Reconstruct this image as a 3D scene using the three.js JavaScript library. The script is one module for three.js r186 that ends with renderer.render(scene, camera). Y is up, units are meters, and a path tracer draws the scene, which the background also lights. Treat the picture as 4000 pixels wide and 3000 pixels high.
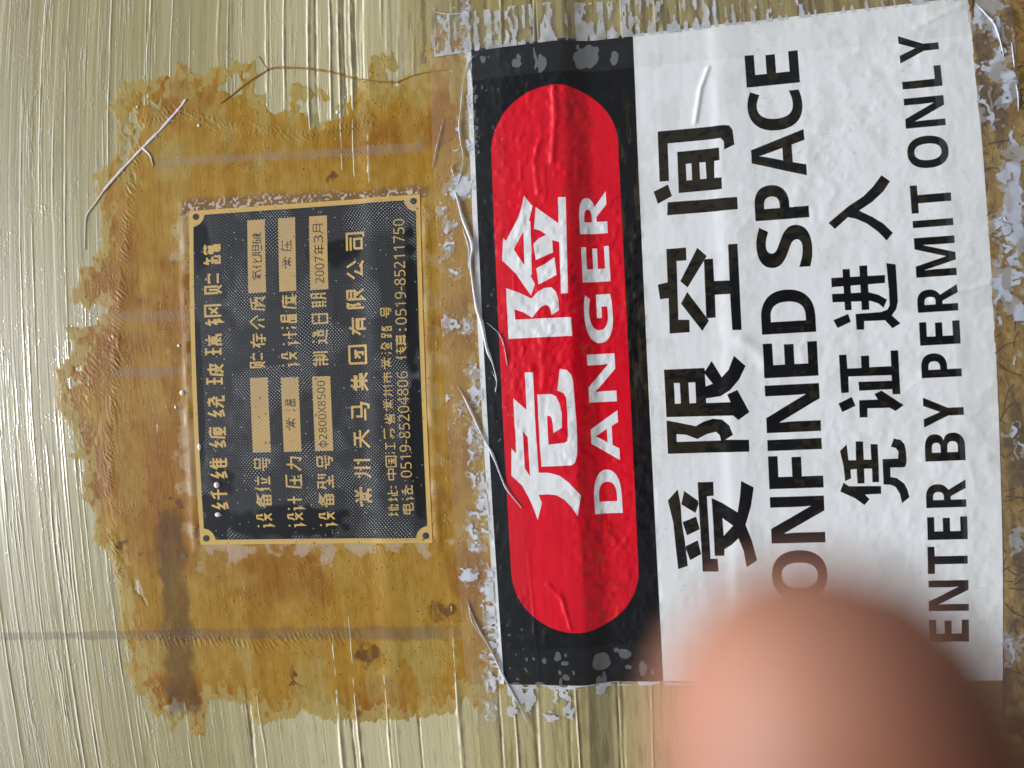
import * as THREE from 'three';
import { mergeGeometries } from 'three/addons/utils/BufferGeometryUtils.js';
import { MarchingCubes } from 'three/addons/objects/MarchingCubes.js';

const ease = (x) => { const u = Math.min(1, Math.max(0, x)); return u * u * (3 - 2 * u); };
const clampDot = (x) => Math.min(1, Math.max(-1, x));
// ---------------------------------------------------------------- camera, sky, sun, exposure
const scene = new THREE.Scene();
const camera = new THREE.PerspectiveCamera(53.13, 1024 / 768, 0.005, 600);
camera.position.set(0, 0, 0.4714);
{ // the phone is held upright, so the picture lies on its side: picture right is down the tank
  const right = new THREE.Vector3(-0.07374897, -0.98875638, -0.13008426), up = new THREE.Vector3(0.99727448, -0.07283527, -0.01177409), back = new THREE.Vector3(0.00216698, -0.13059804, 0.99143303);
  camera.quaternion.setFromRotationMatrix(new THREE.Matrix4().makeBasis(right, up, back));
}
camera.focus = 0.474; camera.userData.fStop = 7;
const renderer = new THREE.WebGLRenderer({ antialias: true });
renderer.toneMapping = THREE.LinearToneMapping;
renderer.toneMappingExposure = 1.26;
renderer.shadowMap.enabled = true;
{ // thin overcast: brighter overhead than at the horizon, brightest round the veiled sun
  const w = 256, h = 128, d = new Float32Array(w * h * 4);
  for (let y = 0; y < h; y++) for (let x = 0; x < w; x++) {
    const el = ((y + 0.5) / h - 0.5) * Math.PI, s = Math.max(0, Math.sin(el)), az = (x / w) * 2 * Math.PI;
    const cloud = 1 + 0.1 * Math.sin(az * 3 + 5 * s) * Math.sin(9 * s + Math.sin(az * 2)) * s;
    const ce = Math.cos(el), dot = clampDot((Math.cos(az - Math.PI) * ce * 0.04 + Math.sin(el) * 0.872 + Math.sin(az - Math.PI) * ce * 0.488)), ang = Math.acos(dot);
    const l = ((0.2 + 0.15 * s) + 1.9 * ease((s - 0.5) / 0.4) + 2.5 * Math.exp(-((ang / 0.35) ** 2)) * (s > 0 ? 1 : 0)) * cloud, i = (y * w + x) * 4;
    d[i] = l * 0.92; d[i + 1] = l * 0.99; d[i + 2] = l * 1.1; d[i + 3] = 1;
  }
  const t = new THREE.DataTexture(d, w, h, THREE.RGBAFormat, THREE.FloatType);
  t.mapping = THREE.EquirectangularReflectionMapping; t.magFilter = t.minFilter = THREE.LinearFilter; t.needsUpdate = true;
  scene.background = t; scene.environment = t;
}
const sun = new THREE.DirectionalLight(new THREE.Color(1, 0.965, 0.9), 1.1);
sun.position.set(0.16, 3.49, 1.95); sun.target.position.set(0, 0, 0);
sun.castShadow = true; sun.shadow.radius = 30; sun.shadow.mapSize.set(2048, 2048);
Object.assign(sun.shadow.camera, { left: -0.6, right: 0.6, top: 0.6, bottom: -0.6, near: 0.5, far: 8 });
scene.add(sun, sun.target);

// ---------------------------------------------------------------- helpers
const R = 1722.4;                                            // tank radius; lengths on the wall are millimetres: s round the tank, t up it, h out from it
const hash = (x, y, k) => { let n = Math.imul(x | 0, 374761393) + Math.imul(y | 0, 668265263) + Math.imul(k | 0, 974634777); n = Math.imul(n ^ (n >>> 13), 1274126177); n ^= n >>> 15; n = Math.imul(n, 2246822519); return ((n ^ (n >>> 14)) >>> 0) / 4294967296; };
const N = (x, y, k = 0) => { const i = Math.floor(x), j = Math.floor(y); let u = x - i, v = y - j; u = u * u * (3 - 2 * u); v = v * v * (3 - 2 * v); const a = hash(i, j, k), b = hash(i + 1, j, k), c = hash(i, j + 1, k), d = hash(i + 1, j + 1, k); return a + (b - a) * u + (c - a + (a - b - c + d) * u) * v; };
const fbm = (x, y, k = 0, o = 4) => { let s = 0, a = 0.5, t = 0; for (let i = 0; i < o; i++) { s += a * N(x, y, k + i * 17); t += a; a *= 0.5; x = x * 2.03 + 1.7; y = y * 2.03 + 9.2; } return s / t; };
const sm = (a, b, x) => { const u = Math.min(1, Math.max(0, (x - a) / (b - a))); return u * u * (3 - 2 * u); };
const clamp = (x, a, b) => Math.min(b, Math.max(a, x));
const lerp = (a, b, u) => a + (b - a) * u;
let seed = 20240; const rnd = () => { seed = (seed + 0x6d2b79f5) | 0; let t = Math.imul(seed ^ (seed >>> 15), 1 | seed); t = (t + Math.imul(t ^ (t >>> 7), 61 | t)) ^ t; return ((t ^ (t >>> 14)) >>> 0) / 4294967296; };
const toLin = (v) => { v /= 255; return v <= 0.04045 ? v / 12.92 : Math.pow((v + 0.055) / 1.055, 2.4); };
const toS = (v) => { v = clamp(v, 0, 1); return 255 * (v <= 0.0031308 ? v * 12.92 : 1.055 * Math.pow(v, 1 / 2.4) - 0.055); };
const col = (r, g, b) => new THREE.Color().setRGB(toLin(r), toLin(g), toLin(b));   // a surface's own colour, given as 0-255
const P = (s, t, h) => { const a = s / R, r = (R + h) / 1000; return [r * Math.sin(a), t / 1000, r * Math.cos(a) - R / 1000]; };
const names = {};
const numbered = (n) => { const k = names[n] = (names[n] ?? -1) + 1; return k ? n + '_' + String(k).padStart(3, '0') : n; };
function put(name, geo, mat, parent) { const m = new THREE.Mesh(geo, mat); m.name = parent === scene ? numbered(name) : name; m.castShadow = m.receiveShadow = true; parent.add(m); return m; }
function thing(name, label, category, group) { const g = new THREE.Group(); g.name = numbered(name); scene.add(g); g.userData = { label, category }; if (group) g.userData.group = group; return g; }
function tag(o, label, category, group) { o.userData = { label, category }; if (group) o.userData.group = group; return o; }

// a sheet lying on the wall: f(u, v) -> [s, t, h, uv x, uv y]; skirt = depth of its edges
function sheet(nu, nv, f, { flip = false, skirt = 0, keep } = {}) {
  const pos = [], uv = [], idx = [], m = [];
  for (let j = 0; j <= nv; j++) for (let i = 0; i <= nu; i++) {
    const [s, t, h, x, y, k] = f(i / nu, j / nv); pos.push(...P(s, t, h)); uv.push(x, y); m.push(k ?? 1);
    if (skirt && (i === 0 || j === 0 || i === nu || j === nv)) m[m.length - 1] = [s, t, h, x, y];
  }
  const at = (i, j) => j * (nu + 1) + i, tri = (a, b, c) => (flip ? idx.push(a, c, b) : idx.push(a, b, c));
  for (let j = 0; j < nv; j++) for (let i = 0; i < nu; i++) {
    const a = at(i, j), b = at(i + 1, j), c = at(i + 1, j + 1), d = at(i, j + 1);
    if (keep && !(m[a] > keep || m[b] > keep || m[c] > keep || m[d] > keep)) continue;
    tri(a, b, c); tri(a, c, d);
  }
  const g = new THREE.BufferGeometry();
  if (skirt) {
    const ring = [];
    for (let i = 0; i < nu; i++) ring.push(at(i, 0)); for (let j = 0; j < nv; j++) ring.push(at(nu, j));
    for (let i = nu; i > 0; i--) ring.push(at(i, nv)); for (let j = nv; j > 0; j--) ring.push(at(0, j));
    const base = pos.length / 3, n = ring.length;
    for (const r of ring) { const [s, t, h, x, y] = m[r]; pos.push(...P(s, t, h)); uv.push(x, y); pos.push(...P(s, t, h - skirt)); uv.push(x, y); }
    for (let k = 0; k < n; k++) { const a = base + 2 * k, b = base + 2 * ((k + 1) % n); tri(a, a + 1, b + 1); tri(a, b + 1, b); }
  }
  g.setAttribute('position', new THREE.Float32BufferAttribute(pos, 3)); g.setAttribute('uv', new THREE.Float32BufferAttribute(uv, 2)); g.setIndex(idx); g.computeVertexNormals();
  return g;
}
function dataTex(w, h, f, srgb) {                           // f(u, v, out) fills out[0..3] with 0-255; v = 0 is the first row
  const d = new Uint8Array(w * h * 4), o = [0, 0, 0, 255];
  for (let y = 0; y < h; y++) for (let x = 0; x < w; x++) { o[3] = 255; f((x + 0.5) / w, (y + 0.5) / h, o); const i = (y * w + x) * 4; for (let c = 0; c < 4; c++) d[i + c] = clamp(o[c], 0, 255); }
  const t = new THREE.DataTexture(d, w, h); t.magFilter = t.minFilter = THREE.LinearFilter; if (srgb) t.colorSpace = THREE.SRGBColorSpace; t.needsUpdate = true; return t;
}
const mixc = (o, c, k) => { for (let i = 0; i < 3; i++) o[i] += (c[i] - o[i]) * k; };
function path3(pts, n, lift = 0) {                           // smooth points along a line drawn on the wall
  const c = new THREE.CatmullRomCurve3(pts.map(([s, t]) => new THREE.Vector3(s, t, 0))), out = [];
  for (let i = 0; i <= n; i++) { const v = c.getPoint(i / n); out.push([v.x, v.y]); }
  return out;
}
// a strand along a line on the wall; rad(u) -> [half width, half height] in mm, h(s, t) its underside
function strand(pts, n, rad, h, rings = 8, k = 1) {
  const p = path3(pts, n), pos = [], uv = [], idx = [];
  p.forEach(([s, t], i) => {
    const [s0, t0] = p[Math.max(0, i - 1)], [s1, t1] = p[Math.min(n, i + 1)], l = Math.hypot(s1 - s0, t1 - t0) || 1, ns = -(t1 - t0) / l, nt = (s1 - s0) / l, [a, b] = rad(i / n), base = h(s, t, i / n);
    for (let j = 0; j <= rings; j++) { const q = (j / rings) * 2 * Math.PI, x = Math.cos(q) * a, y = Math.sin(q) * b + b * k; pos.push(...P(s + ns * x, t + nt * x, base + y)); uv.push(j / rings, i / n); }
  });
  for (let i = 0; i < n; i++) for (let j = 0; j < rings; j++) { const a = i * (rings + 1) + j, b = a + rings + 1; idx.push(a, a + 1, b + 1, a, b + 1, b); }
  const g = new THREE.BufferGeometry(); g.setAttribute('position', new THREE.Float32BufferAttribute(pos, 3)); g.setAttribute('uv', new THREE.Float32BufferAttribute(uv, 2)); g.setIndex(idx); g.computeVertexNormals(); return g;
}
const inBlobs = (list, s, t, warp, k, size) => { // how far inside any of the warped ellipses (positive inside)
  let best = -9; const ws = (N(s / size, t / size, k) - 0.5) * warp + (N(s / size * 2.7, t / size * 2.7, k + 3) - 0.5) * warp * 0.5, wt = (N(s / size, t / size, k + 5) - 0.5) * warp + (N(s / size * 2.7, t / size * 2.7, k + 8) - 0.5) * warp * 0.5;
  for (const [bs, bt, rs, rt] of list) { const a = (s + ws - bs) / rs, b = (t + wt - bt) / rt; if (Math.abs(a) > 2.5 || Math.abs(b) > 2.5) continue; best = Math.max(best, 1 - Math.hypot(a, b)); }
  return best;
};
const sdf = (poly, s, t) => { // signed distance to a polygon, positive inside
  let d = 1e9, inside = false;
  for (let i = 0, j = poly.length - 1; i < poly.length; j = i++) {
    const [ax, ay] = poly[j], [bx, by] = poly[i], ex = bx - ax, ey = by - ay, u = clamp(((s - ax) * ex + (t - ay) * ey) / (ex * ex + ey * ey || 1), 0, 1);
    d = Math.min(d, (s - ax - ex * u) ** 2 + (t - ay - ey * u) ** 2);
    if ((ay > t) !== (by > t) && s < ((bx - ax) * (t - ay)) / (by - ay) + ax) inside = !inside;
  }
  return (inside ? 1 : -1) * Math.sqrt(d);
};
const lineDist = (pts, s, t) => { let d = 1e9, along = 0, side = 0, acc = 0; for (let i = 1; i < pts.length; i++) { const [ax, ay] = pts[i - 1], [bx, by] = pts[i], ex = bx - ax, ey = by - ay, l = Math.hypot(ex, ey), u = clamp(((s - ax) * ex + (t - ay) * ey) / (l * l), 0, 1), dx = s - ax - ex * u, dy = t - ay - ey * u, q = Math.hypot(dx, dy); if (q < d) { d = q; along = acc + u * l; side = ex * dy - ey * dx > 0 ? 1 : -1; } acc += l; } return [d, along, side]; };

// frames of the sticker and of the plate: p along the writing, q from the letters' heads to their feet
const SW = 401.6, SHh = 298.3, PW = 219.5, PH = 156.15;
const frame = (cs, ct, th, w, h) => ({ to: (p, q) => { const a = p - w / 2, b = q - h / 2; return [cs + a * Math.cos(th) + b * Math.sin(th), ct + a * Math.sin(th) - b * Math.cos(th)]; }, from: (s, t) => { const a = s - cs, b = t - ct; return [a * Math.cos(th) + b * Math.sin(th) + w / 2, a * Math.sin(th) - b * Math.cos(th) + h / 2]; } });
const SIGNF = frame(7.49, -68.09, -0.021048, 400, 298.085), PLATEF = frame(15.54, 193.81, -0.036850, 219.52, 156.15);

const SIGN = {
 danger_first: [[[195.5,27.9],[195.2,33.1],[183.1,33],[163.8,32.8],[146.6,33],[134,33.2],[133.7,39.6],[131.7,46],[127.2,51.4],[119.2,58.3],[106.6,55.5],[112.4,52],[116.9,48],[119.9,43.2],[120.5,38.2],[120.3,32.4],[115.5,34.2],[104.8,31],[111.4,29],[118,26.5],[126.1,22.6],[132.8,16.1],[149.4,17.2],[146.2,20],[157.9,20.1],[166.5,19.9],[180.2,20],[172.6,27.8],[182.6,28]],[[159.5,24.9],[155.8,27.6],[132,27.7],[136.8,24.8]],[[181.6,34.9],[181.5,43.7],[179.9,46.4],[175.2,48.3],[169.5,49.3],[160.9,49],[157.6,43.5],[163.3,43.4],[166.9,42.9],[168.2,41.9],[168.3,40.2],[150.9,40.2],[151.6,49.9],[152.6,51.7],[155.8,52.3],[168.6,52.6],[178.6,52.4],[181.5,51.1],[183.4,47.3],[196.5,49.4],[195.6,53.7],[192.6,56.3],[188.3,57.2],[179,57.4],[166.9,57.8],[152.7,57.8],[143.5,57.1],[139.2,55.6],[137.7,53.4],[137.5,35.2],[150.1,34.8],[163.7,34.8]]],
 danger_second: [[[303.5,32.9],[296.5,37.8],[287.7,35.2],[287.4,36.1],[271.7,35.9],[254.8,35.4],[253.9,34.6],[248.7,37],[241.7,34.3],[247.6,30.6],[255.4,25.9],[260.8,21.1],[264.7,17.4],[278.8,18.7],[276.6,20.3],[282,23.6],[289.7,28.3],[296.7,31.1]],[[281.4,31.5],[260.8,31],[271.1,24.9]],[[300.7,53.6],[300.4,58.4],[241.8,56.9],[241.8,52.6],[273.1,53],[274.6,48.9],[267.1,49],[263.2,38.2],[273.4,37.3],[276.4,40.6],[278.2,45.4],[281,41.9],[282.5,38],[295.8,39.7],[289.2,47.7],[284.6,53.2]],[[264.2,49.7],[253.3,50.6],[248.1,39.1],[258.2,38.3],[260.6,43.8]],[[247.6,19],[244.6,26.1],[240.1,34.5],[243.8,38.3],[246,42.7],[246.1,47],[243,49.7],[237.6,50.9],[231.9,50.9],[229,46.1],[232.9,45.6],[234.8,44.7],[235.6,42.9],[234.4,40],[231.4,37],[228.3,34.3],[231.9,29.1],[234.2,23.6],[227.9,23.8],[227.3,58],[215.9,58.1],[216.3,19]]],
 receive: [[[113.4,110.2],[120,116.3],[110.8,117.6],[99.9,117.8],[88,119.1],[72.9,120.1],[71.1,114.4],[85.3,113.5],[99.6,112.8]],[[118.9,120.1],[112.8,127.8],[110.9,128.2],[105.3,126.2],[110.8,118.1]],[[99.9,118.3],[103,126.4],[95.3,128.2],[91.8,120.5]],[[84.9,119],[88.5,126.7],[80.1,128.4],[76.5,121.8]],[[123.9,128.3],[123.8,137.4],[115.5,137.4],[115.2,133.3],[101.8,133.5],[77,133.8],[76.9,137.9],[69.1,138.2],[69.3,128.9],[87.7,128.7],[106.7,128.4]],[[114,136.1],[110.9,142],[105,150.8],[114.3,152.5],[123.9,153.6],[119.7,160.7],[108.5,158.6],[97.4,155],[87.9,158.2],[75.6,160.9],[71.6,154.7],[81.4,153.4],[89.5,150.6],[85.4,146.4],[82.6,142.2],[78.7,142],[78.8,136.4],[97,136.4]],[[101.8,141.8],[97.1,147.8],[90.7,142.1]]],
 limit: [[[192.5,111.8],[192.3,135.5],[190.3,135.8],[196.2,140],[186.1,145.3],[190.4,149.4],[198.5,152.9],[192.2,159.3],[184.6,155.3],[178.4,149.7],[175,144.1],[174.1,135.5],[171.3,135.6],[171.1,149.7],[175.8,147.9],[178.2,153.9],[164.8,160.2],[160.4,153.7],[163.2,150.7],[164,111.8]],[[184.3,117.2],[184.1,120.7],[171.7,120.7],[171.7,117.2]],[[184.1,125.7],[184.1,129.8],[171.6,129.7],[171.5,125.8]],[[188.9,135.6],[182.6,140],[181.2,135.7]],[[161.9,111.7],[160.5,118],[157.7,128.8],[160.2,133.5],[161.7,138.9],[161,144.3],[157.3,148.2],[151.6,150],[148.9,145.4],[148.3,159.2],[141.3,159.1],[141.8,111.6]],[[153.5,117.2],[152.8,123.1],[150,129.3],[152.7,134.9],[153.9,140.4],[151.9,142.5],[148.5,143.1],[148.7,117.1]]],
 empty: [[[265,117],[265.1,128.6],[257.4,128.4],[257.4,122.6],[222,121.8],[221.6,128.2],[214.2,128],[214.1,116.3],[235.4,116.8],[235,111.7],[243.9,110.8],[244.9,116.7]],[[264.4,135.2],[259.1,140.4],[241.1,128.3],[245.1,124.2]],[[238.3,127.9],[220.4,139.6],[214.5,135.5],[231.6,123.9]],[[257.3,138.7],[257.2,143.9],[243.8,143.9],[243.4,152.8],[264.9,153.1],[265,158.5],[213.7,158.1],[213.9,152.8],[235.5,152.6],[235.6,143.9],[222,143.6],[221.9,138.2]]],
 between: [[[337.6,115.8],[337.4,154.9],[336.8,158],[334,159.7],[324.9,160.3],[322.4,154.2],[327.4,154.3],[329.6,152.6],[329.6,121.3],[306.4,120.8],[306.4,115.3]],[[323.8,126.7],[323.9,151.2],[316.3,151.1],[316.1,148],[305.7,147.5],[305.6,151.6],[298.7,151.5],[298.5,126.2]],[[316,131.3],[316,134.7],[305.7,134.5],[305.7,131.2]],[[316.1,139.3],[316,143],[305.8,143],[305.8,139.2]],[[300.6,111.4],[304.2,120.1],[297,122],[293,113.5]],[[293.4,119.3],[293,159.9],[285.6,159.9],[285.5,118.6]]],
 by: [[[120.8,211.9],[118.5,214.9],[118,232.7],[113.5,232.7],[113.3,223.7],[110.4,226.1],[107.1,223.2],[111.4,218],[115.5,210]],[[139.5,210.7],[143.1,214.5],[133.8,215.3],[133.7,219.4],[144.7,219.7],[144.6,223.7],[133.9,223.7],[133.7,227.9],[142.8,227.9],[142.6,231.8],[120.5,231.7],[120.4,228.1],[128.5,228.1],[128.6,223.7],[120,223.6],[119.9,219.8],[128.6,219.6],[128.3,216.1],[123.2,216.3],[121.6,212.9],[130.3,212.4]],[[133.8,234.1],[133.7,242.8],[137.8,243.1],[140,241.7],[140.9,239],[145.5,240.8],[144.6,244.5],[142,246.5],[138.4,247.2],[131.9,247.4],[129,246.7],[128.5,245.3],[128.7,238.2],[123.1,238.2],[122.3,241.7],[118.9,245.7],[115.2,247.3],[110.9,248.2],[107.6,244.2],[113.1,243.1],[117.2,240.9],[118.6,238.2],[118.9,234.2]]],
 permit: [[[195.7,212.6],[195.6,216.7],[187.5,216.9],[187.4,224.8],[194.4,224.8],[194.4,229.3],[187.6,229.2],[187.6,241.3],[196.6,241.3],[196.5,245.4],[171.2,245.5],[171.3,241.3],[174.3,241.2],[174.3,222.9],[179.4,222.7],[179.1,241.2],[182.4,241.2],[182.9,217.2],[173.5,217],[173.4,212.8]],[[167.4,211],[170.8,218.6],[165.6,220.4],[162.3,212.9]],[[168.7,222.6],[168.6,232.9],[171.9,231.3],[173.7,235.2],[164.7,247],[161.5,242.4],[163.6,239.2],[163.8,226.9],[158.6,226.8],[158.6,222.5]]],
 go: [[[240.9,210.7],[240.6,240.5],[236,240.2],[235.6,210.7]],[[231.5,210.5],[231.2,230.8],[229.4,236.2],[226.2,240.8],[221.7,238.7],[224.4,235.9],[226.1,231.9],[226.7,210.7]],[[245.6,217.2],[245.5,221.3],[221.5,221],[221.6,217.4]],[[246.9,226.7],[246.9,231],[221.1,230.8],[221.1,226.7]],[[216.2,210.6],[219.3,219],[214.7,220.2],[211.5,212.7]],[[219,223.1],[219.2,237],[220.4,240.8],[222.9,242.1],[232.2,242.2],[247.4,241.7],[246.3,246.7],[235.5,246.8],[224.7,246.7],[220.5,245.6],[216.9,243],[212.1,247.5],[209.5,243],[214.4,239.2],[214.6,227.6],[209.7,227.4],[209.9,223.2]]],
 enter: [[[273.4,211.1],[282.4,222.9],[287.5,231.5],[292.9,237.3],[299,242.2],[295.1,246.7],[289.5,242.6],[283.8,236],[279.3,228.5],[274.7,236.1],[270.6,241.4],[264.8,246.3],[260.6,242.7],[266.1,238.3],[271.3,232.5],[274.7,226.5],[276,222.1],[269.6,214.4]]],
};
const SMALL = [['D',106.8,133.8,66,82.8],['A',139.1,169.8,65.5,82.2],['N',175,204.2,65,82.3],['G',210.6,240.3,65.6,82.3],['E',248,269.8,66.7,82.8],['R',277.5,303.4,67,83.8]];
const BIG = [['C',18.1,47.3,169.4,201.1],['O',50.4,81.1,169.6,200.8],['N',85.5,113.5,169.8,200.1],['F',118.3,137.9,169.7,200.3],['I',141.1,147.6,169.8,199.9],['N',151.8,180,169.1,199.7],['E',184.3,204.8,169.3,200],['D',210.1,236,169.8,200.5],['S',248.7,274,169.3,200.6],['P',277.7,298.6,170.2,200.9],['A',302.6,330.9,170.2,201.5],['C',331.3,356.5,170.4,200.9],['E',359.5,379.7,170.6,200.9]];
const THIN = [['E',24.1,37.5,257.8,279.3],['N',42.8,61.2,257.5,279.3],['T',65.2,81.3,257.6,279.3],['E',85.4,98.9,257.6,279.7],['R',104.2,120.2,257.6,279.6],['B',131.4,147.6,257.8,279.7],['Y',151.1,168.5,257.3,278.9],['P',179.7,193.7,257.4,279.1],['E',198.5,212,257.4,278.7],['R',217.5,232.6,257.6,279],['M',237.8,260.8,257.4,279.3],['I',266.7,270.8,257.5,279.2],['T',275.1,291.5,257.4,279.5],['O',301,320.1,257.4,279.6],['N',325.3,343.2,257.6,279.6],['L',348.8,361.5,257.9,279.9],['Y',364.7,381.6,257.1,279.5]];
const GOLD = [['罐',189.9,15.5,13.5,12.5],['贮',170.7,16.5,13.5,12.5],['钢',149.9,16.1,13.5,12.5],['璃',130.5,16,13.5,12.5],['玻',111.3,16.2,13.5,12.5],['绕',90.4,15.8,13.5,12.5],['缠',70.6,15.7,13.5,12.5],['维',50.4,15.5,13.5,12.5],['纤',30.1,15.2,13.5,12.5],['设',15.4,45.3,9.6,11],['备',28.3,45.3,9.6,11],['位',39.7,45.1,9.6,11],['号',52.1,45.8,9.6,11],['设',15.5,66.4,9.6,11],['计',26.4,66.6,9.6,11],['压',40.8,66.6,9.6,11],['力',52,67.1,9.6,11],['设',15.6,87.6,9.6,11],['备',28,87.4,9.6,11],['型',40,87.7,9.6,11],['号',52.4,87.9,9.6,11],['贮',119.4,45.7,9.6,11],['存',131.9,46.1,9.6,11],['介',143.8,46.1,9.6,11],['质',156,46.8,9.6,11],['设',118.9,67.2,9.6,11],['计',132.6,68,9.6,11],['温',143.5,67.5,9.6,11],['度',156.1,67.9,9.6,11],['制',118.4,88,9.6,11],['造',132.5,88,9.6,11],['日',143.7,88.4,9.6,11],['期',155.9,87.9,9.6,11],['常',30,112.6,12.2,12.2],['州',47.8,112.7,12.2,12.2],['天',66.8,112.8,12.2,12.2],['马',84.1,113.1,12.2,12.2],['集',102.9,113.1,12.2,12.2],['团',120.2,112.6,12.2,12.2],['有',138.3,113.2,12.2,12.2],['限',155.8,112.5,12.2,12.2],['公',174.1,112.6,12.2,12.2],['司',192,113,12.2,12.2],['地',21,131.6,7.4,7],['址',30.5,131.7,7.4,7],['中',43.9,131.9,7.4,7],['国',52.1,131.9,7.4,7],['江',60.8,131.5,7.4,7],['苏',69.8,131.5,7.4,7],['省',78.8,131.9,7.4,7],['常',87.8,131.5,7.4,7],['州',96.4,131.8,7.4,7],['市',105,131.7,7.4,7],['常',114,131.3,7.4,7],['澄',123.6,131.8,7.4,7],['路',133.6,132.2,7.4,7],['号',145.9,132.2,7.4,7],['电',21.6,141.3,8,7.4],['话',31.1,141.3,8,7.4],['传',120.1,141.2,8,7.4],['真',127.8,141.1,8,7.4]];
const INK = [['氯',174.6,46.4,7.6,6.6],['化',182.5,46.9,7.6,6.6],['胆',190.5,47,7.6,6.6],['碱',198.5,46.7,7.6,6.6],['常',181.4,67,7.6,6.6],['压',192.4,67.2,7.6,6.6],['常',77.6,66.3,8,7],['温',89.9,66.7,8,7],['年',188.8,88.9,7.6,7.4],['月',202.2,88.5,7.6,7.4]];
const GOLD_RUNS = [['0519-85204806',41.7,108.5,141.3,7.2],['0519-85211750',137.8,204.7,141.9,7.2],[':',35,37,142.7,5],[':',133.7,135.6,142.8,5],[':',34.8,36.8,132.7,4]];
const INK_RUNS = [['2800X8500',67.1,104.6,87.6,5.4],['2007',166.8,184,89,6],['3',192.7,197.9,88.6,6]];
const BOXES = [[59.8,108.1,39.9,52.1],[59.7,107.6,60.9,72.8],[59.7,107.4,81.9,94],[162.9,210.6,40.5,52.6],[162.8,210.6,61.6,73.1],[162.7,210.4,82.5,94.5]];

// ---------------------------------------------------------------- relief of the wound wall
const S0 = -290, S1 = 345, T0 = -305, T1 = 500, NS = 340, NT = 2350, DS = (S1 - S0) / NS, DT = (T1 - T0) / NT;
const field = () => new Float32Array((NS + 1) * (NT + 1));
const hw = field();
const stepLine = (s, t) => t + 0.035 * s;
const low = (s, t) => {                                       // the broad steps where one winding laps over the next
  const x = stepLine(s, t); let h = 0;
  if (x > 23) h += 5 * sm(190, 23, x) * sm(230, 23, x); else if (x > 8) h += 5 * ((x - 8) / 15) ** 1.1;
  const y = stepLine(s, t) - 2 * N(s / 60, 3, 5);
  h += 0.8 * sm(-95, -70, y) - 0.8 * sm(-70, -64, y);
  h += 1.1 * sm(120, 150, y) * (1 - sm(150, 154, y));
  return h;
};
const band1 = (t, k, w) => N(t / w, 0.5, k);
for (let i = 0; i <= NS; i++) for (let j = 0; j <= NT; j++) {
  const s = S0 + i * DS, t = T0 + j * DT, r = sm(130, 230, t);
  const lean = t + 0.012 * s + 1.5 * N(s / 90, t / 60, 9);
  const wl = lean / 6.5 + 2.2 * N(lean / 30, 4, 27), strip = Math.floor(wl), fr = wl - strip;
  let h = low(s, t) + 0.14 * (hash(strip, 7, 1) - 0.5) * sm(0, 0.08, fr) * (1 - sm(0.9, 1, fr)) + 0.07 * (fbm(lean / 4.2, s / 200, 31, 2) - 0.5) + 0.02 * (fbm(lean / 1.1, s / 70, 41, 2) - 0.5) * (0.4 + r);
  hw[i * (NT + 1) + j] = h;
}
function ridge(s0, t0, len, w, a, slope, wob, k) {
  const i0 = Math.max(0, Math.floor((s0 - len / 2 - S0) / DS)), i1 = Math.min(NS, Math.ceil((s0 + len / 2 - S0) / DS));
  for (let i = i0; i <= i1; i++) {
    const s = S0 + i * DS, u = (s - s0) / (len / 2); if (Math.abs(u) >= 1) continue;
    const env = Math.pow(1 - u * u, 0.35), am = a * env * (0.3 + 0.75 * N(s / 9, k, 3) + 0.5 * N(s / 3.4, k, 4)), tc = t0 + slope * (s - s0) + wob * (N(s / 40, k, 5) - 0.5) * 2 + 0.14 * (N(s / 6, k, 8) - 0.5), wd = w * (0.75 + 0.5 * N(s / 14, k, 6));
    const j0 = Math.max(0, Math.floor((tc - 3 * wd - T0) / DT)), j1 = Math.min(NT, Math.ceil((tc + 3 * wd - T0) / DT));
    for (let j = j0; j <= j1; j++) { const x = (T0 + j * DT - tc) / wd; hw[i * (NT + 1) + j] += am * Math.exp(-x * x); }
  }
}
let count = 0;
for (let c = 0; c < 125; c++) {                               // hard resin ridges in bunches, crowded on the upper wall
  const tc = 120 + 375 * Math.pow(rnd(), 0.8), sc = S0 + (S1 - S0) * rnd(), spread = 2 + 9 * rnd(), reach = 25 + 70 * rnd(), n = 7 + 18 * rnd();
  for (let k = 0; k < n; k++) ridge(sc + reach * (rnd() - 0.5), tc + spread * (rnd() + rnd() - 1), 4 + 50 * rnd() ** 2, 0.2 + 0.2 * rnd(), 0.05 + 0.16 * rnd() ** 1.8, -0.012 + 0.03 * (rnd() - 0.5), 0.3, 20 + count++);
}
for (let k = 0; k < 70; k++) ridge(S0 + (S1 - S0) * rnd(), 150 + 340 * rnd(), 60 + 260 * rnd() ** 1.4, 0.3 + 0.2 * rnd(), 0.12 + 0.24 * rnd(), -0.012, 0.5, 3000 + k);
for (let k = 0; k < 14; k++) ridge(S0 + (S1 - S0) * rnd(), 215 + 270 * rnd(), 180 + 400 * rnd(), 0.5 + 0.4 * rnd(), 0.25 + 0.25 * rnd(), -0.012, 0.8, 900 + k);
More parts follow.
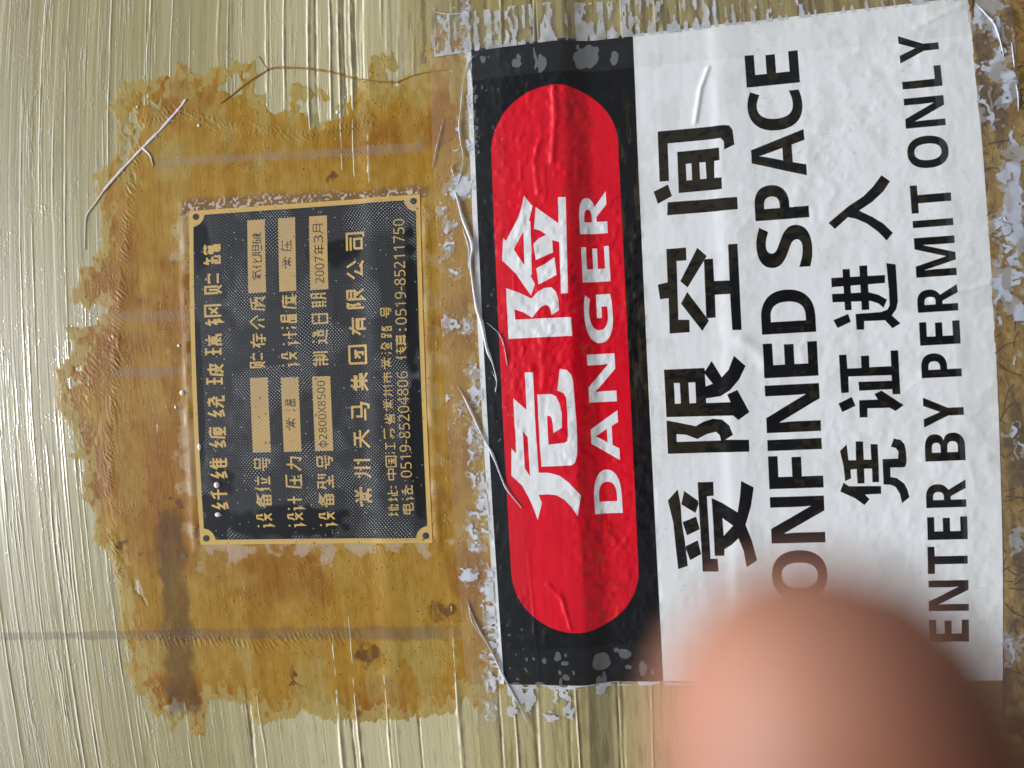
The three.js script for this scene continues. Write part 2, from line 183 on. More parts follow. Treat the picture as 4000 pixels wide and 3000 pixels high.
for (let k = 0; k < 90; k++) {                               // fewer and longer ones on the lower wall
  const t = -300 + 470 * rnd(), len = 60 + 300 * rnd() ** 1.5;
  ridge(S0 + (S1 - S0) * rnd(), t, len, 0.5 + 1.3 * rnd(), (rnd() < 0.45 ? -1 : 1) * (0.2 + 0.4 * rnd()), -0.03, 0.8, 1300 + k);
}

[...[[238.8,182.3], [238.1,177.6], [236.7,167.4], [235.8,161.3], [235.3,157.8], [234.6,153.1], [234.2,150.3], [244.8,199.1], [246.6,211.3]]].forEach(([s, t], k) => ridge(s + 10, t, 190 + 8 * k, 0.9, [0.9, -0.7, 0.8, 1, -0.7, 0.9, -0.9, 0.5, 0.4][k], -0.01, 0.5, 1700 + k));
[...[[-221,194.9], [-221.1,187], [-223,182.8], [-229.3,257.8], [-221.5,161.8], [-221.8,141.1], [-222.2,113.9], [-222.6,87.1], [-224.6,77.3], [-223,64], [-223.4,37.8], [-223.8,12.1], [238,53.1], [231.6,33.7], [226.9,-22.3], [222.4,-29.9], [223.9,-42.5], [220.2,-56.3]]].forEach(([s, t], k) => ridge(s, t, 150 + 10 * k, k % 3 ? 0.8 : 1.3, k % 2 ? -0.8 : 0.9, -0.03, 0.5, 1760 + k));
function blur(src, rs, rt) {                                  // box blur, radii in cells
  const tmp = field(), out = field(), w = NT + 1;
  for (let i = 0; i <= NS; i++) { let a = 0; for (let j = -rt; j <= rt; j++) a += src[i * w + clamp(j, 0, NT)]; for (let j = 0; j <= NT; j++) { tmp[i * w + j] = a / (2 * rt + 1); a += src[i * w + Math.min(NT, j + rt + 1)] - src[i * w + Math.max(0, j - rt)]; } }
  for (let j = 0; j <= NT; j++) { let a = 0; for (let i = -rs; i <= rs; i++) a += tmp[clamp(i, 0, NS) * w + j]; for (let i = 0; i <= NS; i++) { out[i * w + j] = a / (2 * rs + 1); a += tmp[Math.min(NS, i + rs + 1) * w + j] - tmp[Math.max(0, i - rs) * w + j]; } }
  return out;
}
const sample = (f) => (s, t) => { const x = clamp((s - S0) / DS, 0, NS - 1e-3), y = clamp((t - T0) / DT, 0, NT - 1e-3), i = Math.floor(x), j = Math.floor(y), u = x - i, v = y - j, a = i * (NT + 1) + j, b = a + NT + 1; return (f[a] * (1 - v) + f[a + 1] * v) * (1 - u) + (f[b] * (1 - v) + f[b + 1] * v) * u; };
// under the sticker and the plate the ridges are filled up; they only telegraph faintly
for (let i = 0; i <= NS; i++) for (let j = 0; j <= NT; j++) {
  const s = S0 + i * DS, t = T0 + j * DT, [p, q] = SIGNF.from(s, t), [a, b] = PLATEF.from(s, t), d1 = Math.min(p, 400 - p, q, 298 - q), d2 = Math.min(a, 219.5 - a, b, 156 - b), k = Math.max(sm(0, 4, d1) * 0.72, sm(-8, 0, d2) * 0.95);
  if (k > 0) { const c = i * (NT + 1) + j; hw[c] = lerp(hw[c], low(s, t), k); }
}
const hSoft = sample(blur(blur(hw, 2, 5), 2, 5)), hSmooth = sample(blur(blur(hw, 4, 12), 3, 9)), hWall = sample(hw);

// ---------------------------------------------------------------- ground under the tank (outside the picture) and the tank
{
  const t = dataTex(256, 256, (u, v, o) => { const k = fbm(u * 30, v * 30, 3) * 40 + N(u * 250, v * 250) * 22; o[0] = 66 + k * 0.7; o[1] = 65 + k * 0.7; o[2] = 62 + k * 0.7; }, true);
  t.wrapS = t.wrapT = THREE.RepeatWrapping; t.repeat.set(120, 120);
  const g = put('ground', new THREE.PlaneGeometry(480, 480), new THREE.MeshStandardMaterial({ map: t, roughness: 0.95 }), scene);
  g.rotation.x = -Math.PI / 2; g.position.set(0, -1.45, -1.7); g.userData = { kind: 'structure', label: 'grey concrete ground below the tank' };
}
const tank = thing('storage_tank', 'pale olive fibreglass tank wall of wound glass strands with vertical ridges', 'tank');
const OLIVE = [166, 153, 102], PALE = [186, 172, 124], YELLOW = [152, 133, 68], BROWN = [108, 84, 40], GREYO = [152, 138, 102], CREAM = [205, 193, 150];
const wallColor = (s, t, o) => {
  const lean = t + 0.012 * s + 1.5 * N(s / 90, t / 60, 9), up = sm(150, 260, t + 20 * (N(s / 50, t / 30, 77) - 0.5));
  for (let i = 0; i < 3; i++) o[i] = OLIVE[i];
  mixc(o, PALE, sm(0.35, 0.75, N(lean / 9, s / 400, 12)) * 0.5);
  mixc(o, GREYO, sm(0.5, 0.85, N(lean / 4, s / 250, 13)) * 0.3);
  mixc(o, CREAM, 0.7 * sm(246, 205, t + 22 * (N(lean / 6, s / 300, 17) - 0.5)) * sm(92, 125, t + 14 * (N(lean / 5, s / 90, 18) - 0.5)));
  mixc(o, CREAM, 0.5 * sm(-140, -185, s + 30 * (fbm(lean / 14, s / 60, 19, 3) - 0.5)) * sm(300, 240, t) * sm(-120, -60, t));
  const streak = fbm(lean / 0.8, s / 40, 15, 3); for (let i = 0; i < 3; i++) o[i] += (streak - 0.5) * 16;
  const bottom = sm(-150, -200, s + 8 * N(t / 6, 0, 2)), yel = (1 - up) * sm(128, 96, t + 10 * N(s / 20, t / 9, 3)) * (1 - 0.55 * bottom);
  if (yel > 0) { mixc(o, YELLOW, yel * (0.55 + 0.45 * sm(0.3, 0.7, N(lean / 5, s / 120, 51)))); mixc(o, BROWN, yel * sm(0.56, 0.72, fbm(lean / 4, s / 30, 52, 4)) * 0.75); }
  const dirt = sm(0.66, 0.8, fbm(lean / 1.4, s / 22, 61, 4)); mixc(o, [84, 74, 52], dirt * 0.3);
  const brownRight = sm(-165, -215, t + 25 * (fbm(s / 30, t / 30, 63, 3) - 0.5)) * 0.8; mixc(o, [128, 98, 50], brownRight);
};
{
  const map = dataTex(2048, 1024, (u, v, o) => wallColor(lerp(S0, S1, v), lerp(T0, T1, u), o), true);
  const bump = dataTex(2048, 1024, (u, v, o) => { const s = lerp(S0, S1, v), t = lerp(T0, T1, u), l = t + 0.012 * s; o[0] = o[1] = o[2] = 255 * clamp(0.12 * fbm(l / 0.8, s / 30, 71, 3) + 0.34 * N(l / 0.7, s / 1.5, 72) * sm(0.5, 0.68, fbm(l / 2.4, s / 70, 75, 3)) + 0.6 * sm(0.8, 0.95, N(l / 0.9, s / 1.3, 73)) * sm(0.45, 0.7, N(l / 9, s / 14, 74)), 0, 1); });
  const mat = new THREE.MeshPhysicalMaterial({ map, bumpMap: bump, bumpScale: 0.0003, roughness: 0.2, ior: 1.75, clearcoat: 1, clearcoatRoughness: 0.06 });
  put('wound_wall', sheet(NS, NT, (u, v) => { const s = lerp(S0, S1, u), t = lerp(T0, T1, v), e = sm(0, 0.02, Math.min(u, v, 1 - u, 1 - v)); return [s, t, hWall(s, t) * e + 0.3, v, u]; }), mat, tank);
  const m2 = new THREE.MeshPhysicalMaterial({ map: (() => { const t = dataTex(512, 64, (u, v, o) => { const k = fbm(u * 160, v * 3, 5, 3) * 40 - 20; o[0] = 160 + k; o[1] = 153 + k; o[2] = 116 + k; }, true); t.wrapS = t.wrapT = THREE.RepeatWrapping; return t; })(), roughness: 0.4 });
  const shell = new THREE.CylinderGeometry((R - 1.5) / 1000, (R - 1.5) / 1000, 6.5, 160, 1, false); shell.rotateY(0);
  const uv = shell.attributes.uv; for (let i = 0; i < uv.count; i++) { const a = uv.getX(i), b = uv.getY(i); uv.setXY(i, b * 8, a * 6); }
  const sh = put('shell', shell, m2, tank); sh.position.set(0, 1.8, -R / 1000);
}

// ---------------------------------------------------------------- amber resin patch round the plate
const patch = thing('resin_patch', 'amber resin coat with a ragged edge bonded to the tank around the black plate', 'resin patch');
const PATCH = [[221.9,288.7], [223.6,285], [223.6,282.2], [225.9,274.6], [234,279.6], [230,267.9], [221.9,257.1], [225.2,244.7], [226.5,236.5], [226.8,220], [214.7,217.5], [202.4,219.5], [204.1,205.2], [197,198.3], [207.2,194.5], [204,184], [195.9,168.6], [201.7,159.7], [201.7,152.8], [203,142.4], [216.6,139.3], [218.2,131.5], [219.8,123.7], [200.4,122.8], [201.1,115.1], [207.7,103.2], [230.4,98.6], [235,93.4], [230.4,73.4], [195.6,73.6], [79.5,70.8], [-32.1,74.1], [-129.2,73.9], [-186.3,77.2], [-196.4,86.4], [-203.2,95.3], [-209.7,99.4], [-198.9,107.4], [-210.4,118.8], [-213.8,139.6], [-214,160.4], [-215.9,176.2], [-214.5,192], [-214.3,207.8], [-208.8,210.3], [-206.5,218.6], [-210.7,223.4], [-214.8,240.2], [-214.5,256.5], [-202.3,257], [-199.9,267.7], [-198.7,274.8], [-198.5,282.9], [-203,285.4], [-222.9,290.5], [-221.6,301.6], [-208.2,302.6], [-220.3,314.9], [-210.2,315.5], [-207.8,325.3], [-203.3,329.1], [-197.6,325.9], [-194.2,329.9], [-194,340.2], [-181.9,338.4], [-170.9,342.4], [-167.8,334], [-146.9,342.3], [-136.2,339.7], [-123.3,338.6], [-110.6,338.6], [-91.5,344.1], [-84.8,353.4], [-76.6,350.8], [-67.4,350.5], [-56.2,355.6], [-46.1,357.4], [-41.2,354.1], [-31.3,353.1], [-27.4,363.6], [-22.4,358.5], [-13.6,357.9], [-5,363.5], [10.3,373.2], [19.5,368.7], [29.5,369], [38,361.2], [43.4,355.4], [58.8,360], [59.1,342.7], [67.1,339.5], [70.7,352], [75.3,357.2], [96.2,348], [98.7,339.9], [114.9,332.6], [131.7,333.4], [157.7,336.4], [153.9,339.1], [161.5,335.6], [167,324.5], [176.4,317.6], [185.7,320.2], [191.8,316.8], [198.7,320.1], [207.1,326.9], [210.4,321.8], [224.6,314.8], [221.3,309.1], [222.9,301.6], [222,294.7]];
const L1 = [[178.9,303.8], [137.3,311.1], [102.9,315.4], [69,320.7], [35.2,324.9], [1.4,329.4], [-23.9,334], [-49.4,337.8], [-83.9,338.7], [-110.2,336.3]];
const L2 = [[192.8,299.9], [198.6,274], [186.3,246.9], [178.6,220.1], [169.2,185.2], [170.4,159.1], [173.4,141.9]];
const L3 = [[-150.9,339.9], [-155.7,299.7], [-155.9,263.3], [-162.6,246.2], [-155,209.9], [-157.8,175.4]];
const L4 = [[47.6,330.8], [23.4,349.1], [3,352.5], [-17.8,348.7]];
const PALE_BLOBS = [[198.8,205.4,7.9,11.1], [188.3,177.5,9.5,14.2], [193.2,161.7,11.1,9.5], [211.9,237.4,6.3,9.5], [210.7,187.4,4.7,9.5], [169.5,315.1,17.4,2.8], [193.7,307.4,14.2,3.2], [210.9,299.9,9.5,2.5], [206.1,290.6,6.3,2.2], [65.5,339,4.1,9.5], [9.7,350.1,3.2,4.1], [23.8,354.7,4.7,3.5], [-206.3,308.8,7.9,6.3], [-119.6,320.8,9.5,3.2], [203.7,121.8,4.7,9.5]];
const patchMask = (s, t) => { const d = sdf(PATCH, s, t); if (d < -9 || d > 22) return d; return d + 7 * (fbm(s / 8, t / 4.5, 83, 5) - 0.52) + 2.5 * (N(s / 3, t / 1.1, 88) - 0.5); };
const wrinkle = (line, k, s, t, w, pitch, slant) => { const [d, a, side] = lineDist(line, s, t); if (d > 2.6 * w) return 0; const ph = (a + slant * d * side) / pitch + 1.6 * N(a / 9, d / 5, k), e = Math.exp(-(d * d) / (w * w)), c = Math.max(0, Math.sin(ph * 2 * Math.PI)); return e * c * c * (0.4 + 0.9 * N(a / 6, d / 6, k + 2)); };
const hPatch = (s, t) => {
  const m = patchMask(s, t), [pa, pb] = PLATEF.from(s, t), dp = Math.min(pa, 219.5 - pa, pb, 156 - pb);
  const poke = inBlobs(PALE_BLOBS, s, t, 14, 97, 9);
  let h = lerp(lerp(hWall(s, t), hSoft(s, t), 0.75), hSmooth(s, t), 0.9 * sm(2, 26, m)) + clamp(m * 0.09, -1.6, 0.16) + 0.3 + 0.3 * sm(6, 24, m);
  h += (0.16 * (fbm(s / 26, t / 5, 101, 4) - 0.5) + 0.22 * (fbm(s / 14, t / 11, 102, 3) - 0.5)) * sm(0, 10, m);
  if (dp < 25) { h += 0.8 * wrinkle(L1, 110, s, t, 3.6, 2.9, 0.9) + 0.8 * wrinkle(L2, 120, s, t, 4, 3.1, -0.6) + 0.65 * wrinkle(L3, 130, s, t, 4, 3.4, 0.4) + 0.4 * wrinkle(L4, 140, s, t, 9, 4, 1.1); }
  h += 0.9 * Math.exp(-((dp + 3.5) ** 2) / 9) * (0.3 + 0.9 * N(s / 9, t / 9, 104)) * (dp < 1 ? 1 : 0);
  h -= 0.55 * sm(0, 0.25, poke) * (0.55 + 0.45 * N(s / 5, t / 2, 107));
  return [h, m, dp, poke];
};
const PS0 = -262, PS1 = 285, PT0 = 55, PT1 = 425;
{
  const box = (p) => { let a = [1e9, 1e9, -1e9, -1e9]; for (const [s, t] of p) a = [Math.min(a[0], s), Math.min(a[1], t), Math.max(a[2], s), Math.max(a[3], t)]; return a; };
  const dark = [[-60.7,288.5,3.5,6.3], [-91.2,331.2,4,4.7], [141,170.8,3.8,6.3], [148.9,187.7,1.3,1.3], [-14,354,6.3,2.2], [-170,169.8,11.1,9.5], [-141,116.1,9.5,11.1], [-182.7,222,9.5,2.2], [-80.1,274.3,6.3,9.5], [-92.7,317.5,1.6,2.2]];
  const map = dataTex(1024, 1536, (u, v, o) => {
    const s = lerp(PS0, PS1, v), t = lerp(PT0, PT1, u), n = fbm(s / 40, t / 34, 201, 5), st = fbm(s / 70, t / 2.4, 202, 3), f = fbm(s / 6, t / 4, 203, 3);
    o[0] = 166; o[1] = 124; o[2] = 42;
    mixc(o, [146, 95, 31], sm(0.44, 0.64, n + 0.24 * sm(205, 290, t) * sm(190, 60, Math.abs(s - 20)) - 0.06) * 0.8);
    mixc(o, [172, 136, 62], sm(0.5, 0.7, fbm(s / 28, t / 20, 207, 4)) * 0.6);
    mixc(o, [168, 150, 92], sm(0.5, 0.66, fbm(s / 24, t / 12, 209, 4)) * 0.5 * (s > 150 || s < -150 ? 1 : 0.25));
    for (let i = 0; i < 3; i++) o[i] += (st - 0.5) * 16 + (f - 0.5) * 22;
    const m = patchMask(s, t); if (m < 16) mixc(o, [176, 156, 96], 0.75 * sm(0.46, 0.56, fbm(s / 6, t / 3.4, 221, 4) + 0.24 - 0.03 * m)); const pk = inBlobs(PALE_BLOBS, s, t, 14, 97, 9); mixc(o, [166, 160, 116], sm(0, 0.12, pk) * 0.8 * sm(0.3, 0.6, f + 0.1));
    const dk = inBlobs(dark, s, t, 8, 211, 5); mixc(o, [92, 58, 30], sm(0, 0.5, dk) * 0.75 * sm(0.25, 0.7, f + 0.15));
    const [pa, pb] = PLATEF.from(s, t), dp = -Math.min(pa, 219.5 - pa, pb, 156 - pb);
    if (dp > -1 && dp < 22) { // starved whitish resin and open weave beside the plate
      const side = pb < 2 ? 0.55 : pa > 217 ? 0.6 : pa < 2 ? 0.75 : 0.35, e = sm(0.5, 0.64, fbm(s / 9, t / 9, 215, 4) + 0.16 - dp * 0.022);
      if (pa > 217) { const rim = sm(7 + 3 * N(t / 9, 1, 217), 2, dp - 4 * sm(120, 30, pb) * N(t / 14, 2, 218)); mixc(o, [112, 84, 66], rim * 0.7); mixc(o, [198, 180, 168], rim * sm(0.62, 0.72, N(s / 1.3, t / 1.3, 220))); } else mixc(o, [186, 164, 146], e * side);
      const wv = Math.sin(s * 3.4) * Math.sin(t * 3.4); if (wv > 0.35) mixc(o, [206, 184, 140], 0.35 * sm(0.35, 0.7, N(s / 7, t / 7, 216)) * sm(22, 6, dp));
    }
    const sp = hash(Math.floor(s / 0.7), Math.floor(t / 0.7), 219); if (sp > 0.9965) mixc(o, [60, 42, 24], 0.8);
  }, true);
  const bump = dataTex(1024, 1536, (u, v, o) => { const s = lerp(PS0, PS1, v), t = lerp(PT0, PT1, u), sp = N(s / 0.8, t / 0.8, 301); o[0] = o[1] = o[2] = 255 * clamp(0.35 * fbm(s / 5, t / 0.9, 302, 3) + 0.9 * sm(0.8, 0.95, sp) * sm(0.45, 0.7, N(s / 22, t / 22, 303)) + 0.14 * (Math.sin(s * 3.4) * Math.sin(t * 3.4) + 1), 0, 1); });
  const mat = new THREE.MeshPhysicalMaterial({ map, bumpMap: bump, bumpScale: 0.00034, roughness: 0.34, clearcoat: 0.2, clearcoatRoughness: 0.1, ior: 1.4, specularIntensity: 0.5 });
  put('resin_coat', sheet(400, 400, (u, v) => { const s = lerp(PS0, PS1, u), t = lerp(PT0, PT1, v), [h, m] = hPatch(s, t); return [s, t, h, v, u, m + 20]; }, { keep: 16.5 }), mat, patch);
  const bead = new THREE.MeshPhysicalMaterial({ color: col(226, 222, 212), roughness: 0.12, clearcoat: 1 });
  for (const [s, t, a, b] of [[9.1,279.4,1.9,1.9], [-26.9,270,2.4,1.3], [-52.5,260.2,2.1,2.1], [-71.9,261.4,1.6,2.2], [40.1,279.7,1.1,1.1], [0.1,284.8,1.3,0.8], [204.1,303.6,0.9,0.9], [185.7,259.6,1.1,1.1], [183.1,163.8,1.4,1.4], [192.8,158.3,0.6,0.6]]) {
    const g = new THREE.SphereGeometry(1, 20, 12); g.scale(a / 1000, b / 1000, Math.min(a, b) * 0.6 / 1000);
    const m = put('resin_bead', g, bead, patch), pl = PLATEF.from(s, t), on = Math.min(pl[0], 219 - pl[0], pl[1], 156 - pl[1]) > 0; m.position.set(...P(s, t, on ? hSmooth(s, t) + 1.9 : hPatch(s, t)[0] + 0.2)); m.rotation.y = s / R;
  }
}

// ---------------------------------------------------------------- glyphs of the plate, stroke by stroke on a ten by ten grid
const X = {
  si: '501464 831787 0998', ren: '6005 4349', yan: '2041 04444977', shui: '1031 0334 0946', ri: '2080892920 2484', yue: '202609 208089 2383 2686', mu: '0393 5059 5309 5399', tu: '0393 4048 0997', cao: '0191 3003 6063',
  qian: '7012 0494 5159', zhui: '3004 2229 5061 2292 2494 2696 2999 6269', chan: '5051 1191 1109 3383863633 3484 5359 2787 2999', yao: '1181 408493 8224 0595 4509 65699998', wang: '0090 0494 0898 4048', pi: '129284 1209 5055 258529 3699', li: '5051 0292 3364 6334 23257573 19169699 564878',
  jin: '4003 2282 1585 0686 424987', gang: '09009099 7227 2377', bei: '07008087 424609 5799', zhu: '4041 13128283 0797', fou: '2003 1282 0595 4248 16199996', guan: '0191 3002 6062 1333351513 5373755553 4526 3639 3696 3797 3898 3999 6669',
  shu: '303214 30707393 158519 3599', bei4: '4013 318105 3295 2585892925 5559 2787', li4: '4051 0292 2438 7458 0999', hao: '2080832320 0595 3537877959', cun: '0292 4006 2429 448465 656949 3797', jie: '5005 5095 3519 6569', zhi: '801109 1393 5154 38348488 5529 6799',
  qi: '3003 2181 2373 14748998', lu: '2656 1767 4549 2839 5869 255556', bi: '8125 20299997', dan: '1080861610 1383 0999', shi: '0191 4106 2484892924', xian: '1282 1209 3555573735 506999 8349 3454', chang: '5052 2032 8062 04039394 3464663634 29278789 5659', ya: '901009 2585 5259 1999 7788',
  wen: '2080842420 2282 19158589 4549 6569 0999', du: '5051 1191 1109 2393 4246 7276 4676 378729 4899', shi10: '0494 5059', li2: '13938968 404409', xing: '0050 0353 1105 4045 7074 9095 2787 5559 0999', zhi4: '2002 1262 0464 4049 19166668 7077 9099', chuo: '1021 04242709 2899', gao: '4032 4282 3494 6064 4585884845', qi2: '0191 2026 7076 2373 2575 0797 3819 6889',
  zhou: '0213 202609 4344 5059 7283 9099', tian: '1181 0494 515409 5599', ma: '107075 2225958969 0767', ji: '3003 2125 5061 2282 2383 2595 5155 0696 5559 5609 5699', wei: '0090990900', cai: '2383 626848 6326', you: '0292 4006 3439 348489 3585 3787', fu: '0009 0070437647', gen: '10808414 1282 101947 4499 8456', gong: '3004 6095 442878 6799', si1: '00909979 0272 1464681814',
  ye: '049396 5058 21299997', zhi3: '4048 4494 1419 0999', zhong: '0292960602 5059', yu: '2282 2585 2888 5258 6677', gong1: '0191 4149 0999', ban: '14847959 4319 0617 8697', sheng: '5053 2114 7193 7305 2585892925 2686 2787', shi4: '5051 0292 18148488 5259', deng: '104004 5094 8162 3464 2575772725 3838 0999', zu: '1070731310 4348 4575 1518 0978', ge: '4013 318105 3295 2686892926',
  dian: '1181861611 1383 40499997', she: '7021 0393 5155 2585892925', zhuan: '1181 0494 40368658 4799', zhen: '0191 5052 2282872722 2484 2585 0898 3819 6889', nian: '3003 2181 2484 2427 0797 5159',
};
const LR = (a, b, k = 0.36) => [[a, 0, 0, k, 1], [b, k + 0.07, 0, 0.93 - k, 1]], ONE = (a) => [[a, 0, 0, 1, 1]];
const GLYPH = { 纤: LR('si', 'qian'), 维: LR('si', 'zhui'), 缠: LR('si', 'chan'), 绕: LR('si', 'yao'), 玻: LR('wang', 'pi'), 璃: LR('wang', 'li'), 钢: LR('jin', 'gang'), 贮: LR('bei', 'zhu', 0.4), 罐: LR('fou', 'guan', 0.4), 设: LR('yan', 'shu'), 备: ONE('bei4'), 位: LR('ren', 'li4', 0.3), 号: ONE('hao'), 存: ONE('cun'), 介: ONE('jie'), 质: ONE('zhi'), 氯: [['qi', 0, 0, 1, 1], ['lu', 0.05, 0.1, 0.7, 0.9]], 化: LR('ren', 'bi', 0.35), 胆: LR('yue', 'dan'), 碱: LR('shi', 'xian'), 常: ONE('chang'), 压: ONE('ya'), 温: LR('shui', 'wen', 0.25), 度: ONE('du'), 计: LR('yan', 'shi10'), 力: ONE('li2'), 型: ONE('xing'), 制: ONE('zhi4'), 造: [['chuo', 0, 0, 1, 1], ['gao', 0.28, 0, 0.72, 0.82]], 日: ONE('ri'), 期: LR('qi2', 'yue', 0.5), 州: ONE('zhou'), 天: ONE('tian'), 马: ONE('ma'), 集: ONE('ji'), 团: [['wei', 0, 0, 1, 1], ['cai', 0.12, 0.12, 0.76, 0.78]], 有: ONE('you'), 限: LR('fu', 'gen', 0.3), 公: ONE('gong'), 司: ONE('si1'), 地: LR('tu', 'ye'), 址: LR('tu', 'zhi3'), 中: ONE('zhong'), 国: [['wei', 0, 0, 1, 1], ['yu', 0.1, 0.12, 0.8, 0.78]], 江: LR('shui', 'gong1', 0.25), 苏: [['cao', 0, 0, 1, 0.4], ['ban', 0, 0.36, 1, 0.64]], 省: ONE('sheng'), 市: ONE('shi4'), 澄: LR('shui', 'deng', 0.25), 路: LR('zu', 'ge', 0.45), 电: ONE('dian'), 话: LR('yan', 'she'), 传: LR('ren', 'zhuan', 0.3), 真: ONE('zhen'), 年: ONE('nian'), 月: ONE('yue') };
function glyph(g, ch, x, y, w, h, lw) {                       // centred at (x, y)
  g.lineWidth = lw; g.lineJoin = 'miter'; g.lineCap = 'butt';
  for (const [part, px, py, pw, ph] of GLYPH[ch]) for (const st of X[part].split(' ')) {
    g.beginPath();
    for (let i = 0; i < st.length; i += 2) { const a = x - w / 2 + w * (px + (pw * (+st[i] + 0.5)) / 10), b = y - h / 2 + h * (py + (ph * (+st[i + 1] + 0.5)) / 10); i ? g.lineTo(a, b) : g.moveTo(a, b); }
    g.stroke();
  }
}
function fitText(g, txt, x0, x1, yTop, yBase, font) {         // a run of type stretched into a box
  if (txt === 'I') { g.fillRect(x0, yTop, x1 - x0, yBase - yTop); return; }
  g.save(); g.font = font + ' 200px sans-serif'; g.textAlign = 'left'; g.textBaseline = 'alphabetic';
  const m = g.measureText(txt), l = m.actualBoundingBoxLeft, w = m.actualBoundingBoxRight + l, a = m.actualBoundingBoxAscent, d = m.actualBoundingBoxDescent;
  g.translate(x0, yBase); g.scale((x1 - x0) / w, (yBase - yTop) / (a + d)); g.fillText(txt, l, -d); g.restore();
}

// ---------------------------------------------------------------- black and gold name plate
const plate = thing('name_plate', 'black and brass data plate with rows of gold characters and six brass value boxes', 'nameplate');
const hPlate = (s, t) => hSmooth(s, t) + 1.35;
{
  const k = 8, cv = document.createElement('canvas'); cv.width = Math.round(PW * k); cv.height = Math.round(PH * k);
  const g = cv.getContext('2d'); g.scale(k, k);
  const gold = 'rgb(212,174,98)', ink = 'rgb(12,12,15)';
  g.fillStyle = gold; g.fillRect(0, 0, PW, PH);
  g.fillStyle = ink; g.fillRect(3.2, 3, PW - 6.4, PH - 6);
  g.fillStyle = gold; for (const x of [0, PW]) for (const y of [0, PH]) { g.beginPath(); g.arc(x + (x ? -2.5 : 2.5), y + (y ? -2.5 : 2.5), 8.2, 0, 7); g.fill(); }
  g.strokeStyle = gold;
  for (const [c, p, q, w, h] of GOLD) glyph(g, c, p, q, w, h, w > 11 ? 1.5 : w > 9 ? 1.2 : 0.85);
  g.fillStyle = gold; for (const [c, a, b, q, h] of GOLD_RUNS) fitText(g, c, a, b, q - h / 2, q + h / 2, '');
  for (const [a, b, c, d] of BOXES) { g.fillStyle = 'rgb(204,168,102)'; g.fillRect(a, c, b - a, d - c); }
  g.strokeStyle = 'rgb(52,44,36)'; for (const [c, p, q, w, h] of INK) glyph(g, c, p, q, w, h, 0.62);
  g.fillStyle = 'rgb(52,44,36)'; g.lineWidth = 0.6; { const [, a, b, q, h] = INK_RUNS[0]; g.beginPath(); g.ellipse(a - 3, q, 1.9, h * 0.36, 0, 0, 7); g.moveTo(a - 3, q - h * 0.62); g.lineTo(a - 3, q + h * 0.62); g.stroke(); }
  for (const [c, a, b, q, h] of INK_RUNS) fitText(g, c, a, b, q - h / 2, q + h / 2, '');
  for (let i = 0; i < 900; i++) { // rubbed and stained spots
    const x = rnd() * PW, y = rnd() * PH, r = 0.15 + 0.5 * rnd() ** 3; g.fillStyle = rnd() < 0.5 ? 'rgba(120,90,45,0.35)' : 'rgba(20,18,16,0.4)'; g.beginPath(); g.ellipse(x, y, r * 1.6, r, rnd() * 3, 0, 7); g.fill();
  }
  const tex = new THREE.CanvasTexture(cv); tex.colorSpace = THREE.SRGBColorSpace;
  const mat = new THREE.MeshPhysicalMaterial({ map: tex, roughness: 0.34, ior: 1.4 });
  const sub = (nu, nv, p0, p1, q, dh, skirt) => sheet(nu, nv, (u, v) => { const p = lerp(p0, p1, u), [a, b] = q(p), w = lerp(a, b, v), [s, t] = PLATEF.to(p, w); return [s, t, hPlate(s, t) + dh, p / PW, 1 - w / PH]; }, { flip: true, skirt });
  put('backing_plate', sub(110, 80, 0, PW, () => [0, PH], 0, 1.2), mat, plate);
  const r = 10, cut = (p) => { const d = Math.min(p, PW - p) - 2.5, c = d < 8.2 ? Math.sqrt(Math.max(0, 8.2 * 8.2 - Math.max(0, d) ** 2)) + 2.5 : 3; return Math.max(3, c); };
  put('black_panel', sub(140, 80, 3.2, PW - 3.2, (p) => [cut(p), PH - cut(p)], 0.12, 0.1), mat, plate);
  for (const [a, b, c, d] of BOXES) put('value_box', sub(30, 8, a, b, () => [c, d], 0.2, 0.1), mat, plate);
  const hole = new THREE.MeshStandardMaterial({ color: col(24, 24, 27), roughness: 0.5 });
  for (const [p, q] of [[4.2, 4.2], [PW - 4.2, 4.6], [4.6, PH - 4.2], [PW - 4.2, PH - 4.4]]) { const [s, t] = PLATEF.to(p, q), gm = new THREE.CylinderGeometry(0.0021, 0.0021, 0.0003, 24); gm.rotateX(Math.PI / 2); const m = put('rivet', gm, hole, plate); m.position.set(...P(s, t, hPlate(s, t) + 0.1)); m.rotation.y = s / R; }
}
